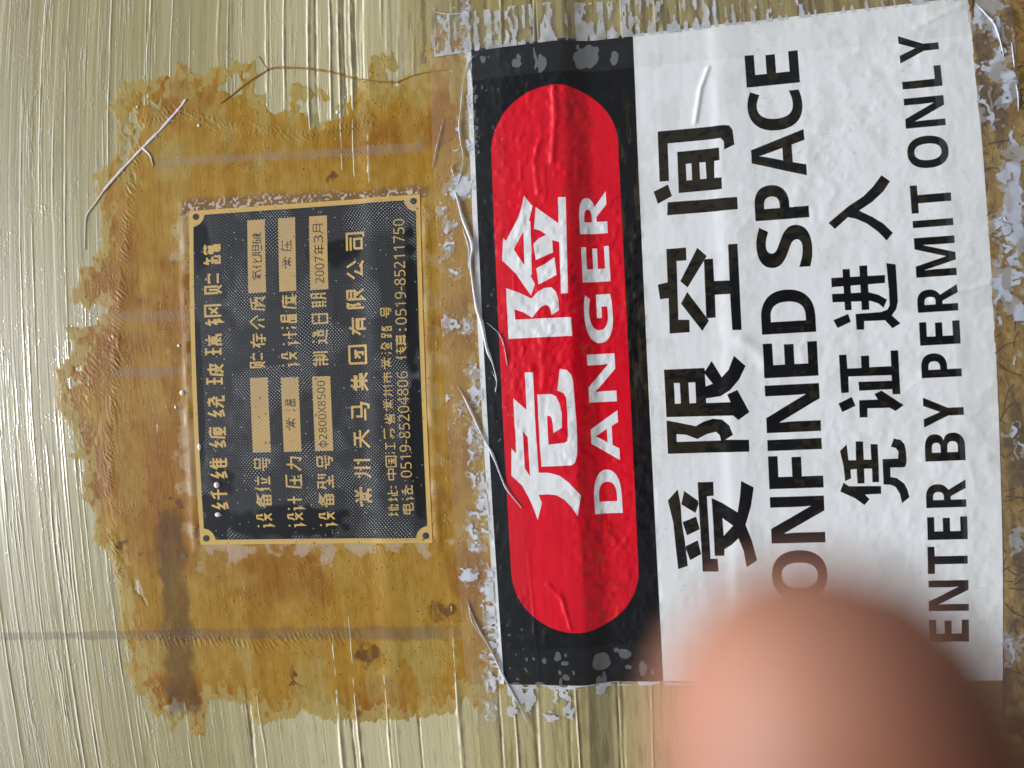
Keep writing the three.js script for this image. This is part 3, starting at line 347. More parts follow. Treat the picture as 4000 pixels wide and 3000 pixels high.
// woven glass cloth laminated over the plate
{
  const folds = [[154.4,98.7], [141.4,97.7], [130,96.8], [118.6,95.6]], tears = [[12, 12, 30, 14], [60, 149, 70, 9], [150, 149, 60, 6], [14, 60, 14, 60], [100, 5, 60, 4], [196, 8, 24, 9], [186, 100, 12, 20], [44, 18, 16, 10]];
  const alpha = dataTex(1760, 1248, (u, v, o) => {
    const p = u * PW, q = (1 - v) * PH, wp = p + 1.2 * (N(p / 18, q / 18, 401) - 0.5) * 3, wq = q + 1.2 * (N(p / 18, q / 18, 402) - 0.5) * 3, e = Math.min(p, PW - p, q, PH - q);
    const a = Math.sin(wp * 2.9), b = Math.sin(wq * 2.9), knot = Math.pow(Math.max(0, a * b), 1.3), thread = Math.max(0, Math.max(a, b) - 0.8) * 0.8;
    let k = 0.5 + 0.55 * sm(0.4, 0.66, fbm(p / 26, q / 20, 403, 4)), clear = 0; for (const [x, y, rx, ry] of tears) clear = Math.max(clear, sm(0.1, 0.4, 1 - Math.hypot((p - x) / rx, (q - y) / ry) + 0.5 * (N(p / 5, q / 5, 405) - 0.5)));
    k *= (1 - clear) * sm(0, 5, e + 3 * (N(p / 4, q / 4, 407) - 0.5)); o[0] = o[1] = o[2] = 255 * clamp((knot * 0.95 + thread * 0.35) * k, 0, 0.92) + (hash(Math.floor(p / 0.6), Math.floor(q / 0.6), 9) > 0.9975 ? 200 : 0);
  });
  const bump = dataTex(1024, 728, (u, v, o) => { const p = u * PW, q = (1 - v) * PH; o[0] = o[1] = o[2] = 127 + 80 * Math.sin(p * 2.9) * Math.sin(q * 2.9) + 60 * (fbm(p / 5, q / 5, 411, 3) - 0.5); });
  const mat = new THREE.MeshPhysicalMaterial({ color: col(176, 177, 178), alphaMap: alpha, transparent: true, bumpMap: bump, bumpScale: 0.00015, roughness: 0.4 });
  const c = put('glass_cloth', sheet(200, 150, (u, v) => { const p = u * PW, q = v * PH, [s, t] = PLATEF.to(p, q), [d, al] = lineDist(folds, p, q); const h = 0.5 + 0.35 * fbm(p / 20, q / 14, 421, 3) + 0.9 * Math.exp(-d * d / 6) * (0.5 + 0.5 * Math.sin(al * 2.6 + d)) + 0.35 * Math.max(0, Math.sin(q / 3 + 3 * N(p / 15, q / 15, 431))) * sm(0.55, 0.75, N(p / 22, q / 22, 433)); return [s, t, hPlate(s, t) + h * 0.8, u, 1 - v]; }, { flip: true }), mat, scene);
  tag(c, 'grey woven glass cloth laminated over the face of the black plate', 'cloth');
}

// ---------------------------------------------------------------- danger sticker
const sticker = thing('danger_sticker', 'large white vinyl danger sign with a black head band and a red oval', 'sticker');
const creaseS = [[[[374.1,148], [361.6,142.7], [341.1,138.4]], 0.9, 1.6], [[[369.5,54.1], [351.2,54.4], [336.6,52.6], [323.7,51.2]], 1.0, 2.6], [[[337.4,43.9], [324.7,40.1], [305.1,41.6]], 0.6, 2], [[[207.5,157.1], [200.8,167.1], [193,171.1]], 0.8, 5], [[[328.1,206.8], [309.9,201.2], [291.9,195.7]], 0.35, 6], [[[84.6,23.6], [43.5,25.1], [1.5,25.7]], 0.25, 0.7], [[[64.8,34.4], [54.8,43.4], [36.6,47.2]], 0.5, 1.5], [[[131.9,290.8], [129.7,270], [133.3,256.1]], 0.4, 4], [[[231.5,296.5], [228.4,278.4], [224.8,265.7]], 0.6, 2], [[[396.9,296.7], [393.4,286.5], [385.9,268.8]], 0.4, 2], [[[59.7,42.1], [46.6,44.5]], 0.4, 2], [[[217.7,39.7], [187.7,39.7]], 0.3, 2]];
const hSign = (s, t) => {
  const [p, q] = SIGNF.from(s, t);
  let h = hSoft(s, t) + 0.9 + 0.1 * (fbm(p / 60, q / 1.9, 501, 3) - 0.5) * sm(200, 110, q);
  const cr = 1 - Math.abs(2 * fbm(p / 14, q / 11, 511, 4) - 1), cr2 = 1 - Math.abs(2 * fbm(p / 6 + 4, q / 5, 513, 3) - 1);
  h += (0.07 + 0.22 * sm(110, 200, q) * (0.4 + 0.9 * sm(0.4, 0.65, N(p / 60, q / 40, 519)))) * cr * cr + 0.08 * cr2 * cr2 + 0.5 * (fbm(p / 34, q / 26, 517, 3) - 0.5);
  if (q < 103) h += 0.55 * (fbm(p / 4.5, q / 3, 521, 4) - 0.5) * (0.25 + 1.2 * sm(0.4, 0.66, N(p / 40, q / 30, 523))) + 0.28 * sm(0.62, 0.8, N(p / 5, q / 3.5, 527)) * sm(0.48, 0.66, N(p / 45, q / 26, 529));
  for (const [line, a, w] of creaseS) { const [d] = lineDist(line, p, q); if (d < 3 * w) h += a * Math.exp(-(d * d) / (w * w * 0.6)); }
  return h;
};
{
  const k = 5, cv = document.createElement('canvas'); cv.width = 2000; cv.height = 1490; const g = cv.getContext('2d'); g.scale(k, k);
  g.fillStyle = 'rgb(231,231,230)'; g.fillRect(0, 0, 400, 298.1);
  const INKC = 'rgb(11,11,14)', RED = 'rgb(221,4,34)', WHITE = 'rgb(231,231,230)';
  g.fillStyle = INKC; g.beginPath(); g.moveTo(0, 3.2); g.lineTo(400, 3.2); g.lineTo(400, 104.2); g.quadraticCurveTo(200, 101, 0, 102.2); g.fill();
  const oval = () => { g.beginPath(); g.moveTo(72, 12.4); g.lineTo(333, 13.6); g.bezierCurveTo(353, 14, 371.5, 31, 371.5, 53); g.bezierCurveTo(371.5, 75, 353, 91.8, 333, 91.8); g.lineTo(72, 90.6); g.bezierCurveTo(51, 90.6, 33.6, 73, 33.6, 51.4); g.bezierCurveTo(33.6, 30, 51, 12.4, 72, 12.4); };
  g.fillStyle = RED; oval(); g.fill();
  const poly = (list) => { g.beginPath(); for (const pl of list) { pl.forEach(([x, y], i) => (i ? g.lineTo(x, y) : g.moveTo(x, y))); g.closePath(); } g.fill('evenodd'); };
  // reddish and brownish show-through where the ink is thin
  g.save(); oval(); g.clip();
  for (let i = 0; i < 240; i++) { const x = 40 + 325 * rnd(), y = 66 + 22 * (rnd() - 0.4), r = 0.6 + 2.2 * rnd() ** 2; g.fillStyle = rnd() < 0.6 ? 'rgba(205,62,22,0.35)' : 'rgba(165,10,30,0.3)'; g.beginPath(); g.ellipse(x, y, r * 1.7, r, rnd() * 3, 0, 7); g.fill(); }
  g.restore();
  g.fillStyle = WHITE; for (const c of ['danger_first', 'danger_second']) poly(SIGN[c]);
  const letters = (rows, font, fix) => { const qt = rows.reduce((a, r) => a + r[3], 0) / rows.length, qb = rows.reduce((a, r) => a + r[4], 0) / rows.length; for (const [c, a, b] of rows) { const o = 'OCSG'.includes(c) ? (qb - qt) * 0.015 : 0; fitText(g, c, a, b, qt - o, qb + o, font); } };
  letters(SMALL, 'bold');
  // black lettering, with the brown wear that shows in it
  const layer = document.createElement('canvas'); layer.width = 2000; layer.height = 1490; const main = g, lg = layer.getContext('2d'); lg.scale(k, k);
  { const g = lg; g.fillStyle = 'rgb(18,18,21)'; const poly2 = (list) => { g.beginPath(); for (const pl of list) { pl.forEach(([x, y], i) => (i ? g.lineTo(x, y) : g.moveTo(x, y))); g.closePath(); } g.fill('evenodd'); };
    for (const c of ['receive', 'limit', 'empty', 'between', 'by', 'permit', 'enter']) poly2(SIGN[c]); for (const stroke of SIGN.go) poly2([stroke]);
    const L = (rows) => { const qt = rows.reduce((a, r) => a + r[3], 0) / rows.length, qb = rows.reduce((a, r) => a + r[4], 0) / rows.length; for (const [c, a, b] of rows) { const o = 'OCSG'.includes(c) ? (qb - qt) * 0.015 : 0; fitText(g, c, a, b, qt - o, qb + o, 'bold'); } };
    L(BIG); L(THIN);
    const im = lg.getImageData(0, 0, 2000, 1490), d = im.data;
    for (let y = 0; y < 1490; y++) for (let x = 0; x < 2000; x++) { const i = (y * 2000 + x) * 4; if (d[i + 3] < 8) continue; const p = x / k, q = y / k, w = sm(0.53, 0.6, fbm(p / 2.6, q / 4, 601, 4) * 0.6 + 0.4 * fbm(p / 70 + 1, q / 40, 603, 2) + 0.05 * sm(190, 90, q) - 0.1 * sm(150, 60, p)); d[i] += (43 - d[i]) * w; d[i + 1] += (37 - d[i + 1]) * w; d[i + 2] += (25 - d[i + 2]) * w; }
    lg.putImageData(im, 0, 0); }
  main.save(); main.setTransform(1, 0, 0, 1, 0, 0); main.drawImage(layer, 0, 0); main.restore();
  { // worn brown streaks at the foot of the head band, dust and small stains on the white
    const im = g.getImageData(0, 0, 2000, 1490), d = im.data;
    for (let y = 0; y < 1490; y++) for (let x = 0; x < 2000; x++) {
      const i = (y * 2000 + x) * 4, p = x / k, q = y / k;
      if (d[i] < 60 && q < 105) { const w = sm(0.55, 0.62, fbm(p / 12, q / 2, 611, 4)) * sm(80, 92, q) * sm(120, 200, p) * sm(390, 320, p), b = sm(0.6, 0.66, fbm(p / 5, q / 5, 613, 3)); d[i] += 38 * w + 9 * b; d[i + 1] += 28 * w + 9 * b; d[i + 2] += 8 * w + 10 * b; }
      else if (d[i] > 150 && d[i + 1] > 150) { const a = sm(0.52, 0.7, fbm(p / 16, q / 9, 621, 5)) * 9 + sm(0.86, 0.95, N(p / 1.6, q / 1.6, 623)) * 16 * sm(0.5, 0.7, N(p / 30, q / 30, 625)); d[i] -= a; d[i + 1] -= a * 1.02; d[i + 2] -= a * 1.15; }
      else if (d[i] > 150) { const a = (fbm(p / 30, q / 3, 631, 3) - 0.5) * 26; d[i] += a; }
    }
    g.putImageData(im, 0, 0);
  }
  const tex = new THREE.CanvasTexture(cv); tex.colorSpace = THREE.SRGBColorSpace;
  const rough = dataTex(512, 384, (u, v, o) => { o[0] = o[1] = o[2] = 255 * (0.36 + 0.25 * fbm(u * 30, v * 22, 641, 4)); });
  const mat = new THREE.MeshPhysicalMaterial({ map: tex, roughness: 0.72, roughnessMap: rough, ior: 1.42, clearcoat: 0.25, clearcoatRoughness: 0.12 });
  const sub = (nu, nv, p0, p1, q, dh, skirt) => sheet(nu, nv, (u, v) => { const p = lerp(p0, p1, u), [a, b] = q(p), w = lerp(a, b, v), [s, t] = SIGNF.to(p, w); return [s, t, hSign(s, t) + dh, p / 400, 1 - w / 298.085]; }, { flip: true, skirt });
  put('vinyl_sheet', sub(420, 310, 0, 401, () => [0, 298.085], 0, 1.5), mat, sticker);
  put('black_band', sub(420, 110, 0.6, 400.6, (p) => [3.4, 102 + 2 * (p / 400)], 0.05, 0.04), mat, sticker);
  const arc = (p) => (p < 72 ? Math.sqrt(Math.max(0, 1 - ((72 - p) / 38.4) ** 2)) : p > 333 ? Math.sqrt(Math.max(0, 1 - ((p - 333) / 38.5) ** 2)) : 1);
  put('red_oval', sub(400, 90, 33.7, 371.4, (p) => { const c = 51.5 + 1.2 * ((p - 72) / 261), w = 39 * arc(p); return [c - w, c + w]; }, 0.1, 0.04), mat, sticker);
}

// ---------------------------------------------------------------- clear packing tape round the sticker, with whitish lifted spots
const hTape = (s, t) => { const [p, q] = SIGNF.from(s, t), d = Math.min(p, 400 - p, q, 298 - q); return Math.max(hSmooth(s, t) + 1.55, d > -1 ? hSign(s, t) + 0.3 : -9); };
function tape(name, label, corners, nu, nv, white, { hue = [203, 203, 207], strength = 1, opts = {}, lift = 0, category = 'tape strip', group } = {}) {
  const at = (u, v) => { const [a, b, c, d] = corners; return [0, 1].map((k) => lerp(lerp(a[k], b[k], u), lerp(d[k], c[k], u), v)); };
  const len = Math.hypot(corners[1][0] - corners[0][0], corners[1][1] - corners[0][1]), wid = Math.hypot(corners[3][0] - corners[0][0], corners[3][1] - corners[0][1]), tw = 1024, th = Math.max(64, Math.min(1024, Math.round((tw * wid) / len)));
  const vals = new Float32Array(tw * th); for (let y = 0; y < th; y++) for (let x = 0; x < tw; x++) vals[y * tw + x] = clamp(white(...at((x + 0.5) / tw, (y + 0.5) / th)), 0, 1);
  const v = (a, b) => vals[Math.floor(b * th) * tw + Math.floor(a * tw)];
  const map = dataTex(tw, th, (a, b, o) => { const w = v(a, b), [s, t] = at(a, b), m = 60 * (fbm(s / 5, t / 5, 705, 4) - 0.5); o[0] = lerp(255, hue[0] + m, w); o[1] = lerp(255, hue[1] + m, w); o[2] = lerp(254, hue[2] + m, w); }, true);
  const tr = dataTex(tw, th, (a, b, o) => { o[0] = o[1] = o[2] = 255 * (1 - strength * v(a, b)); });
  const bump = dataTex(tw, th, (a, b, o) => { const [s, t] = at(a, b); o[0] = o[1] = o[2] = 255 * clamp(0.5 * fbm(s / 7, t / 4, 711, 3) + 0.35 * v(a, b), 0, 1); });
  const mat = new THREE.MeshPhysicalMaterial({ map, transmission: 1, thickness: 0, transmissionMap: tr, roughness: 0.1, ior: 1.45, specularIntensity: 0.5, bumpMap: bump, bumpScale: 0.0003, ...opts });
  const g = thing(name, label, category, group);
  put('film', sheet(nu, nv, (u, w) => { const [s, t] = at(u, w); return [s, t, hTape(s, t) + lift + 0.25 * (fbm(s / 9, t / 5, 721, 3) - 0.5), u, w]; }, { flip: false }), mat, g);
  return g;
}
const blobsA = [[233.4,77.3,6.6,2.2], [241.2,74.6,4.7,1.9], [217,78.4,9.8,1.9], [206.2,75,6.3,1.3], [175.4,75.3,14.2,1.6], [152,76,14.2,1.4], [124.2,85.9,10.4,8.2], [99.6,93.7,5.4,2.8], [108.8,100.7,3.2,3.5], [82,97.1,3.5,2.2], [88.6,97.2,3.2,3.2], [70.1,91,3.2,3.2], [52,104.5,2.5,1.3], [38.8,101.7,4.1,4.7], [39.7,96.4,2.5,2.5], [36,86.8,5.7,2.8], [-4.4,104.5,2.5,3.8], [-14.7,94.7,3.5,1.6], [3.9,85.6,9.5,2.5], [-9,84,9.5,1.9], [-29.5,88.8,8.2,2.7], [-42.3,89.5,5.4,2.2], [-37.7,85.6,4.7,1.6], [-58.4,90.5,7.9,1.6], [-63.5,85.3,11.1,2.2], [-73.2,85,7.3,1.9], [-92,93.6,3.2,3.8], [-99.9,92.1,4.1,4.7], [-117.5,97.8,5.4,5.4], [-128.7,88.7,6.3,2.2], [-117.2,85.9,7.9,1.9], [-145.3,89.2,11.1,1.6], [-172.2,91.6,4.1,1.9], [-187.6,91.9,10.1,2.2], [-207.6,93.4,6.3,2.8], [-157.1,86.3,3.5,1.9], [-80.9,92.6,2.8,4.1], [104.6,110.2,1.6,1.6], [80.4,105.1,3.8,1.6]];
const tapeA = tape('tape_strip', 'creased silvery clear tape strip between the plate and the red and black sticker edge', [[-218.8,106.8], [259.5,100.5], [252.5,54.8], [-214.3,62.4]], 420, 60, (s, t) => {
  const b = inBlobs(blobsA, s, t, 7, 731, 4), e = inBlobs(blobsA, s, t, 9, 737, 3); const [p, q] = SIGNF.from(s, t);
  const speck = sm(0.76, 0.84, fbm(s / 3.2, t / 2.6, 741, 3)) * sm(0.5, 0.62, N(s / 26, t / 14, 743)) * (q < -1 ? 0.6 : 0.12), comb = q > -5 && q < 0.5 && p < 130 && p > 2 ? sm(0.4, 0.6, N(s / 1.6, t / 9, 745)) * sm(0.3, 0.5, N(s / 12, 3, 747)) : 0;
  return Math.max(sm(0.06, 0.26, b) * (q > 3 ? 0.16 : 0.3 + 0.6 * sm(0.3, 0.65, N(s / 4, t / 3, 749))), sm(-0.1, 0.1, e) * 0.2 * (q > 3 ? 0.2 : 1), speck, comb * 0.85, q < 0 ? 0.04 : 0);
});
const blobsB = [[194.9,29.5,7.3,2.8], [198.7,32.8,7.9,0.8], [197,45.6,3.8,3.8], [201.8,42.8,3.2,1.6], [197.3,3.6,6.3,6.3], [198.5,-0.4,7.9,5.7], [194.9,-14.4,4.7,2.5], [204.2,67.3,2.8,1.9], [200.5,-4.5,3.8,1.9], [203.8,7.2,2.2,1.6]];
const tapeB = tape('tape_strip', 'clear tape strip along the sticker edge above DANGER, blistered white beyond the edge', [[238.4,98.3], [191.4,100.4], [181.5,-230.1], [223.1,-235.1]].map((p) => p).reverse(), 420, 60, (s, t) => {
  const [p, q] = SIGNF.from(s, t), b = inBlobs(blobsB, s, t, 3, 751, 7);
  if (p > 399.5) { const l = t + 0.012 * s, st = 0.4 * N(l / 2.2, s / 260, 753) + 0.6 * fbm(l / 2.2, s / 7, 755, 4), e = p - 400 - 5 * (N(l / 7, 1, 757) - 0.5);
    return Math.max(sm(0.56, 0.6, st + 0.12 * sm(6, 0, e) + 0.04 * sm(32, 18, e) - 0.3 * sm(24, 36, e) - 0.07 * sm(60, -60, t)) * (0.2 + 0.75 * N(l / 4, s / 7, 759)), 0.03); }
  return Math.max(sm(0, 0.12, b) * 0.15, 0.004);
}, { hue: [190, 190, 192] });
const blobsC = [[195.6,-225.5,12.6,7.1], [199.6,-230.9,4.7,9.5], [185,-233.3,7.9,3.5], [164.6,-233.8,7.3,4.1], [155.6,-232.1,6.3,7], [147.5,-235.3,3.8,4.7], [141.9,-236.8,4.7,4.7], [141,-231.9,2.5,1.9], [161.3,-223.7,2.5,2.8], [141.4,-222.7,9.5,1.6], [132.1,-223.4,11.1,2.2], [115.6,-235.5,5.7,2.5], [109.5,-236.2,6.3,5.4], [100.8,-233.3,7.3,6.3], [89,-232.9,11.1,6], [75.5,-233.7,11.1,5.1], [62.2,-233.9,7.9,6.3], [67.6,-224.2,4.1,5.4], [62.3,-221.3,1.9,2.8], [57.2,-225.4,1.9,2.5], [71.6,-228.6,1.6,4.7], [32.5,-222,6.3,6.3], [27.7,-226.4,7.9,5.7], [27.6,-218.9,5.4,2.5], [19.9,-232,6.3,6.3], [39.5,-225.3,6.3,7.9], [16.7,-217.4,4.7,0.9], [176.8,-246.9,9.5,4.7], [51.6,-221.5,2.2,3.2], [50.6,-232.3,6.3,3.2], [-4.6,-226.9,2.8,1.9], [-48.4,-224.5,2.8,2.5], [-47.1,-222.3,2.2,2.2], [-60.3,-226.3,4.7,1.6], [-112.1,-222.8,6.3,4.1], [-174.6,-216.9,9.5,3.8]];
const tapeC = tape('tape_strip', 'clear tape strip over the white sticker edge beside ENTER BY PERMIT ONLY', [[-218.7,-192.3], [217.5,-197.6], [210.4,-244], [-219.4,-233.2]], 420, 60, (s, t) => {
  const [p, q] = SIGNF.from(s, t), b = inBlobs(blobsC, s, t, 9, 761, 6), e = inBlobs(blobsC, s, t, 12, 763, 5); if (q < 297) return 0.02;
  return Math.max(sm(0.12, 0.28, b) * (0.3 + 0.55 * sm(0.3, 0.6, N(s / 7, t / 5, 765))), sm(0, 0.15, e) * 0.22, 0.03);
}, { hue: [182, 187, 200] });
const blobsD = [[-194.9,74.7,7.6,5.4], [-202,67.1,8.8,4.1], [-190.1,59.2,1.9,3.2], [-195.5,48.6,5.4,1.6], [-188.7,46.4,3.8,0.9], [-197.3,43.1,3.8,2.5], [-191.8,22.5,6.3,2.2], [-196.1,21.3,4.1,3.8], [-189.4,19.2,6.3,1.6], [-210.9,54.7,1.9,4.7], [-207.7,43.1,4.7,1.9], [-207,79,4.7,3.2], [-171.8,46.3,3.2,2.1], [-176.1,42.5,1.6,2.2], [-173.6,54.9,1.9,1.6], [-185.1,42.9,2.2,2.5], [-176.7,19.8,5.7,6.3], [-172.6,5.3,3.5,3.8], [-181.4,3.5,1.6,1.9], [-182.4,-5.1,4.7,2.7], [-185.1,-11.2,2.2,0.9], [-170.3,9.8,1.6,2.2], [-182.2,37.8,1.6,0.9], [-181.9,45.9,1.6,1.1], [-171.1,41.8,1.3,0.9], [-172.7,61.3,1.3,0.9], [-172.9,65.9,1.3,0.9], [-178.6,77.3,0.9,0.8]];
const tapeD = tape('tape_strip', 'clear tape strip over the bottom end of the black band, dotted with grey air bubbles', [[-213.9,82.2], [-165.8,77.9], [-168.7,-125.7], [-215.8,-123.9]].reverse(), 260, 50, (s, t) => {
  const [p, q] = SIGNF.from(s, t), b = inBlobs(blobsD, s, t, p < 0 ? 6 : 1.4, 771, 5);
  return Math.max(sm(0, 0.12, b) * (p < 0 ? 0.7 : 0.12), p > -2.5 && p < 0 ? 0.8 * sm(0.35, 0.5, N(t / 4, s / 2, 773)) : 0, 0);
}, { hue: [196, 196, 200] });
{ // silvery twisted folds where the tape has gathered
  const fold = new THREE.MeshPhysicalMaterial({ color: col(226, 226, 230), roughness: 0.16, clearcoat: 1, clearcoatRoughness: 0.06, transmission: 0.35, thickness: 0 });
  const lumpy = (k, a, b) => (u) => { const n = 0.45 + 0.9 * N(u * 14, 1, k), e = Math.pow(Math.sin(Math.PI * clamp(u, 0.02, 0.98)), 0.4); return [0.78 * a * n * e, 0.8 * b * (0.6 + 0.6 * n) * e]; };
  for (const [pts, a, b, k] of [
    [[[206.7,72.6], [199.5,77], [192.9,79], [176.2,81.6], [163,83.6], [151.2,83.3], [142.8,82.3], [133,83.9], [124.4,87.5]], 0.75, 0.8, 1], [[[204.7,77.1], [195.7,74.4], [188,74.3]], 0.3, 0.5, 2],
    [[[120.4,88.9], [115,87.3], [104.8,85.3], [93.6,81.9], [85.1,79.7], [77,81.6], [63.4,81.2], [46.3,79.6], [36.5,77.2], [21.6,75.2], [13,72.6], [1.3,70.4]], 1.7, 1.4, 3], [[[97.2,85.6], [85.5,82.6], [74.2,82.9], [62.8,81.7], [48.3,80.8]], 0.7, 0.9, 4],
    [[[0.1,95.5], [-9.5,90.8], [-19.1,86.9], [-31.1,82.3], [-42.9,76.9], [-57.2,72.5], [-64.2,70], [-77.1,61.4]], 1.15, 1.0, 5], [[[-133.2,101.3], [-148.4,96.5], [-169,87.2], [-186.2,80.5], [-205.4,72.3], [-223.8,65.7]], 0.8, 0.9, 6], [[[-135.7,100.4], [-148.3,98.5], [-158.6,92.8]], 0.5, 0.6, 7],
    [[[37.9,74.5], [29.9,67], [21.4,64.4], [10.2,63.5]], 0.5, 0.7, 8], [[[169.2,93.6], [154.6,98], [137.7,102.9]], 0.45, 0.5, 9], [[[130.2,88.5], [137,90.1], [140,86.6]], 0.5, 0.6, 10], [[[240.7,95.6], [237.6,86.5], [236.8,74.8]], 0.35, 0.4, 11],
    [[[7.8,73.5], [1.2,70.8], [-5.1,72], [-0.4,70.4]], 0.5, 0.6, 12] ]) put('fold', strand(pts, 90, lumpy(k * 7, a, b), (s, t) => hTape(s, t) - 0.2, 8), fold, tapeA);
  for (const [pts, a, b, k] of [[[[200.5,-224.8], [191.8,-229.9], [186.6,-232.8], [178.5,-234.6], [167.4,-236.1]], 0.9, 0.8, 21], [[[174.5,-241.2], [166.7,-240.9], [159,-241]], 0.5, 0.6, 22], [[[149.8,-240.7], [142.2,-240.9], [133.1,-240.2]], 0.4, 0.5, 23], [[[71.4,-223.1], [73.3,-226.3], [70.8,-227.9]], 0.5, 0.5, 24], [[[66.4,-221.3], [68.3,-224.9], [68.7,-227.7]], 0.5, 0.5, 25]]) put('fold', strand(pts, 40, lumpy(k * 7, a, b), (s, t) => hTape(s, t) - 0.1, 8), fold, tapeC);
}
// brown strip of old tape; milky and grey films painting reflections across the resin
{
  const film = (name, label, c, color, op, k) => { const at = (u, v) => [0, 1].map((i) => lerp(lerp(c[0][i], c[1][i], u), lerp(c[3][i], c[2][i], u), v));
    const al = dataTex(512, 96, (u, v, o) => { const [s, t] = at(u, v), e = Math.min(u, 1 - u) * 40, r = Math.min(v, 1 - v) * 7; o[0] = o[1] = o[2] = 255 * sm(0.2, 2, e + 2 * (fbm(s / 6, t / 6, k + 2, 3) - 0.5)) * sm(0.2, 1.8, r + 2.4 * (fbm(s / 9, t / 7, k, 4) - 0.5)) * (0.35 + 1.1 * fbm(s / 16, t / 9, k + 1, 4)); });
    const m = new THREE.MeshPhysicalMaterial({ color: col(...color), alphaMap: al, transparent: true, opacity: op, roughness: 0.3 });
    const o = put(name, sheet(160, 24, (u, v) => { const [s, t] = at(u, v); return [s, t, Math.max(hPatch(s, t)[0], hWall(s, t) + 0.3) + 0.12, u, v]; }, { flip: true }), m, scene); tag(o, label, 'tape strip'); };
  film('milky_reflection', 'narrow milky film painting a soft reflection across the amber resin above the black plate', [[167.5,294.7], [156.5,102.2], [147.8,102.7], [160.1,294.8]], [196, 178, 164], 0.22, 801);
  film('milky_reflection', 'short milky film painting a soft reflection beside the upper half of the plate, left of its characters', [[68.1,325.9], [64,272.3], [55.1,272.8], [57.9,326.5]], [190, 168, 152], 0.2, 803);
  film('milky_reflection', 'short milky film painting a soft reflection beside the middle of the plate, lower of the two', [[30.7,328.2], [27.5,272.9], [18.6,273.5], [21,330.7]], [190, 168, 152], 0.22, 805);
  film('grey_reflection', 'faint grey film painting a blurred reflection crossing the wall and the amber resin below the plate', [[-145.6,438.9], [-149.1,101.9], [-162.5,103.1], [-151.8,439.9]], [132, 114, 104], 0.28, 807);
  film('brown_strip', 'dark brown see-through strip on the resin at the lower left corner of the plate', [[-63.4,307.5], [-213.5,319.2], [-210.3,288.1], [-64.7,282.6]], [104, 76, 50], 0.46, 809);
}
// ---------------------------------------------------------------- strands
{
  const st = new THREE.MeshPhysicalMaterial({ color: col(228, 218, 221), roughness: 0.5, sheen: 0.3 });
  const hTop = (s, t) => Math.max(hPatch(s, t)[0], hWall(s, t) + 0.3);
  const g = thing('glass_strand', 'pinkish white glass fibre strand lying slantwise across the ragged resin edge', 'strand');
  const main = [[205.4,268.1], [198.6,274], [184.3,288.9], [173.3,302], [161.5,315.2], [148.8,328.5]]; put('strand', strand(main, 120, (u) => { const n = 0.75 + 0.5 * N(u * 30, 2, 3); return [0.8 * n * sm(0, 0.03, u) + 0.1, 0.36 * n]; }, (s, t) => hSmooth(s, t) + 0.75), st, g);
  put('tail', strand([[149.3,328.1], [140.7,335.2], [133.1,341.6], [123.1,343], [110,343.8]], 60, (u) => [0.4 * (1 - 0.4 * u) + 0.15, 0.3], (s, t) => hSmooth(s, t) + 0.6), st, g);
  put('loose_fibre', strand([[174.9,300.1], [168.9,294.7], [161.6,292.6]], 30, (u) => [0.6 * (1 - u) + 0.25, 0.4], (s, t) => hTop(s, t)), st, g);
  for (let k = 0; k < 9; k++) { const u = 0.05 + 0.9 * rnd(), a = main[0], b = main[5], s = lerp(a[0], b[0], u), t = lerp(a[1], b[1], u), d = rnd() < 0.5 ? 1 : -1; put('loose_fibre', strand([[s, t], [s + 2.4 * d * rnd(), t + 2 * d], [s + 3 * d * rnd() - 2, t + 4 * d * rnd()]], 8, () => [0.13, 0.13], (a, b) => hTop(a, b) + 0.4, 5), st, g); }
  const th = new THREE.MeshPhysicalMaterial({ color: col(150, 112, 50), roughness: 0.35 });
  const r = thing('resin_thread', 'thin brown resin thread arching over the pale top edge of the amber patch', 'resin thread');
  put('thread', strand([[199.3,243.9], [203.7,236.6], [210.5,226.6], [216.9,213.9], [219.1,207.6], [217.9,196.1], [215.3,182], [210.6,166.3], [203.5,149.2], [199.5,135.6], [197.5,122.1]], 140, (u) => [0.55 + 0.3 * N(u * 20, 1, 5), 0.4], (s, t) => hTop(s, t) - 0.2), th, r);
  put('branch', strand([[228.7,216.9], [223.2,213.8], [218,210.3]], 20, () => [0.35, 0.3], (s, t) => hTop(s, t) - 0.1), th, r);
  put('branch', strand([[197.6,122.9], [200.7,111.8], [201.6,101.6], [200.9,89.9]], 40, () => [0.4, 0.3], (s, t) => hTop(s, t) - 0.1), th, r);
}
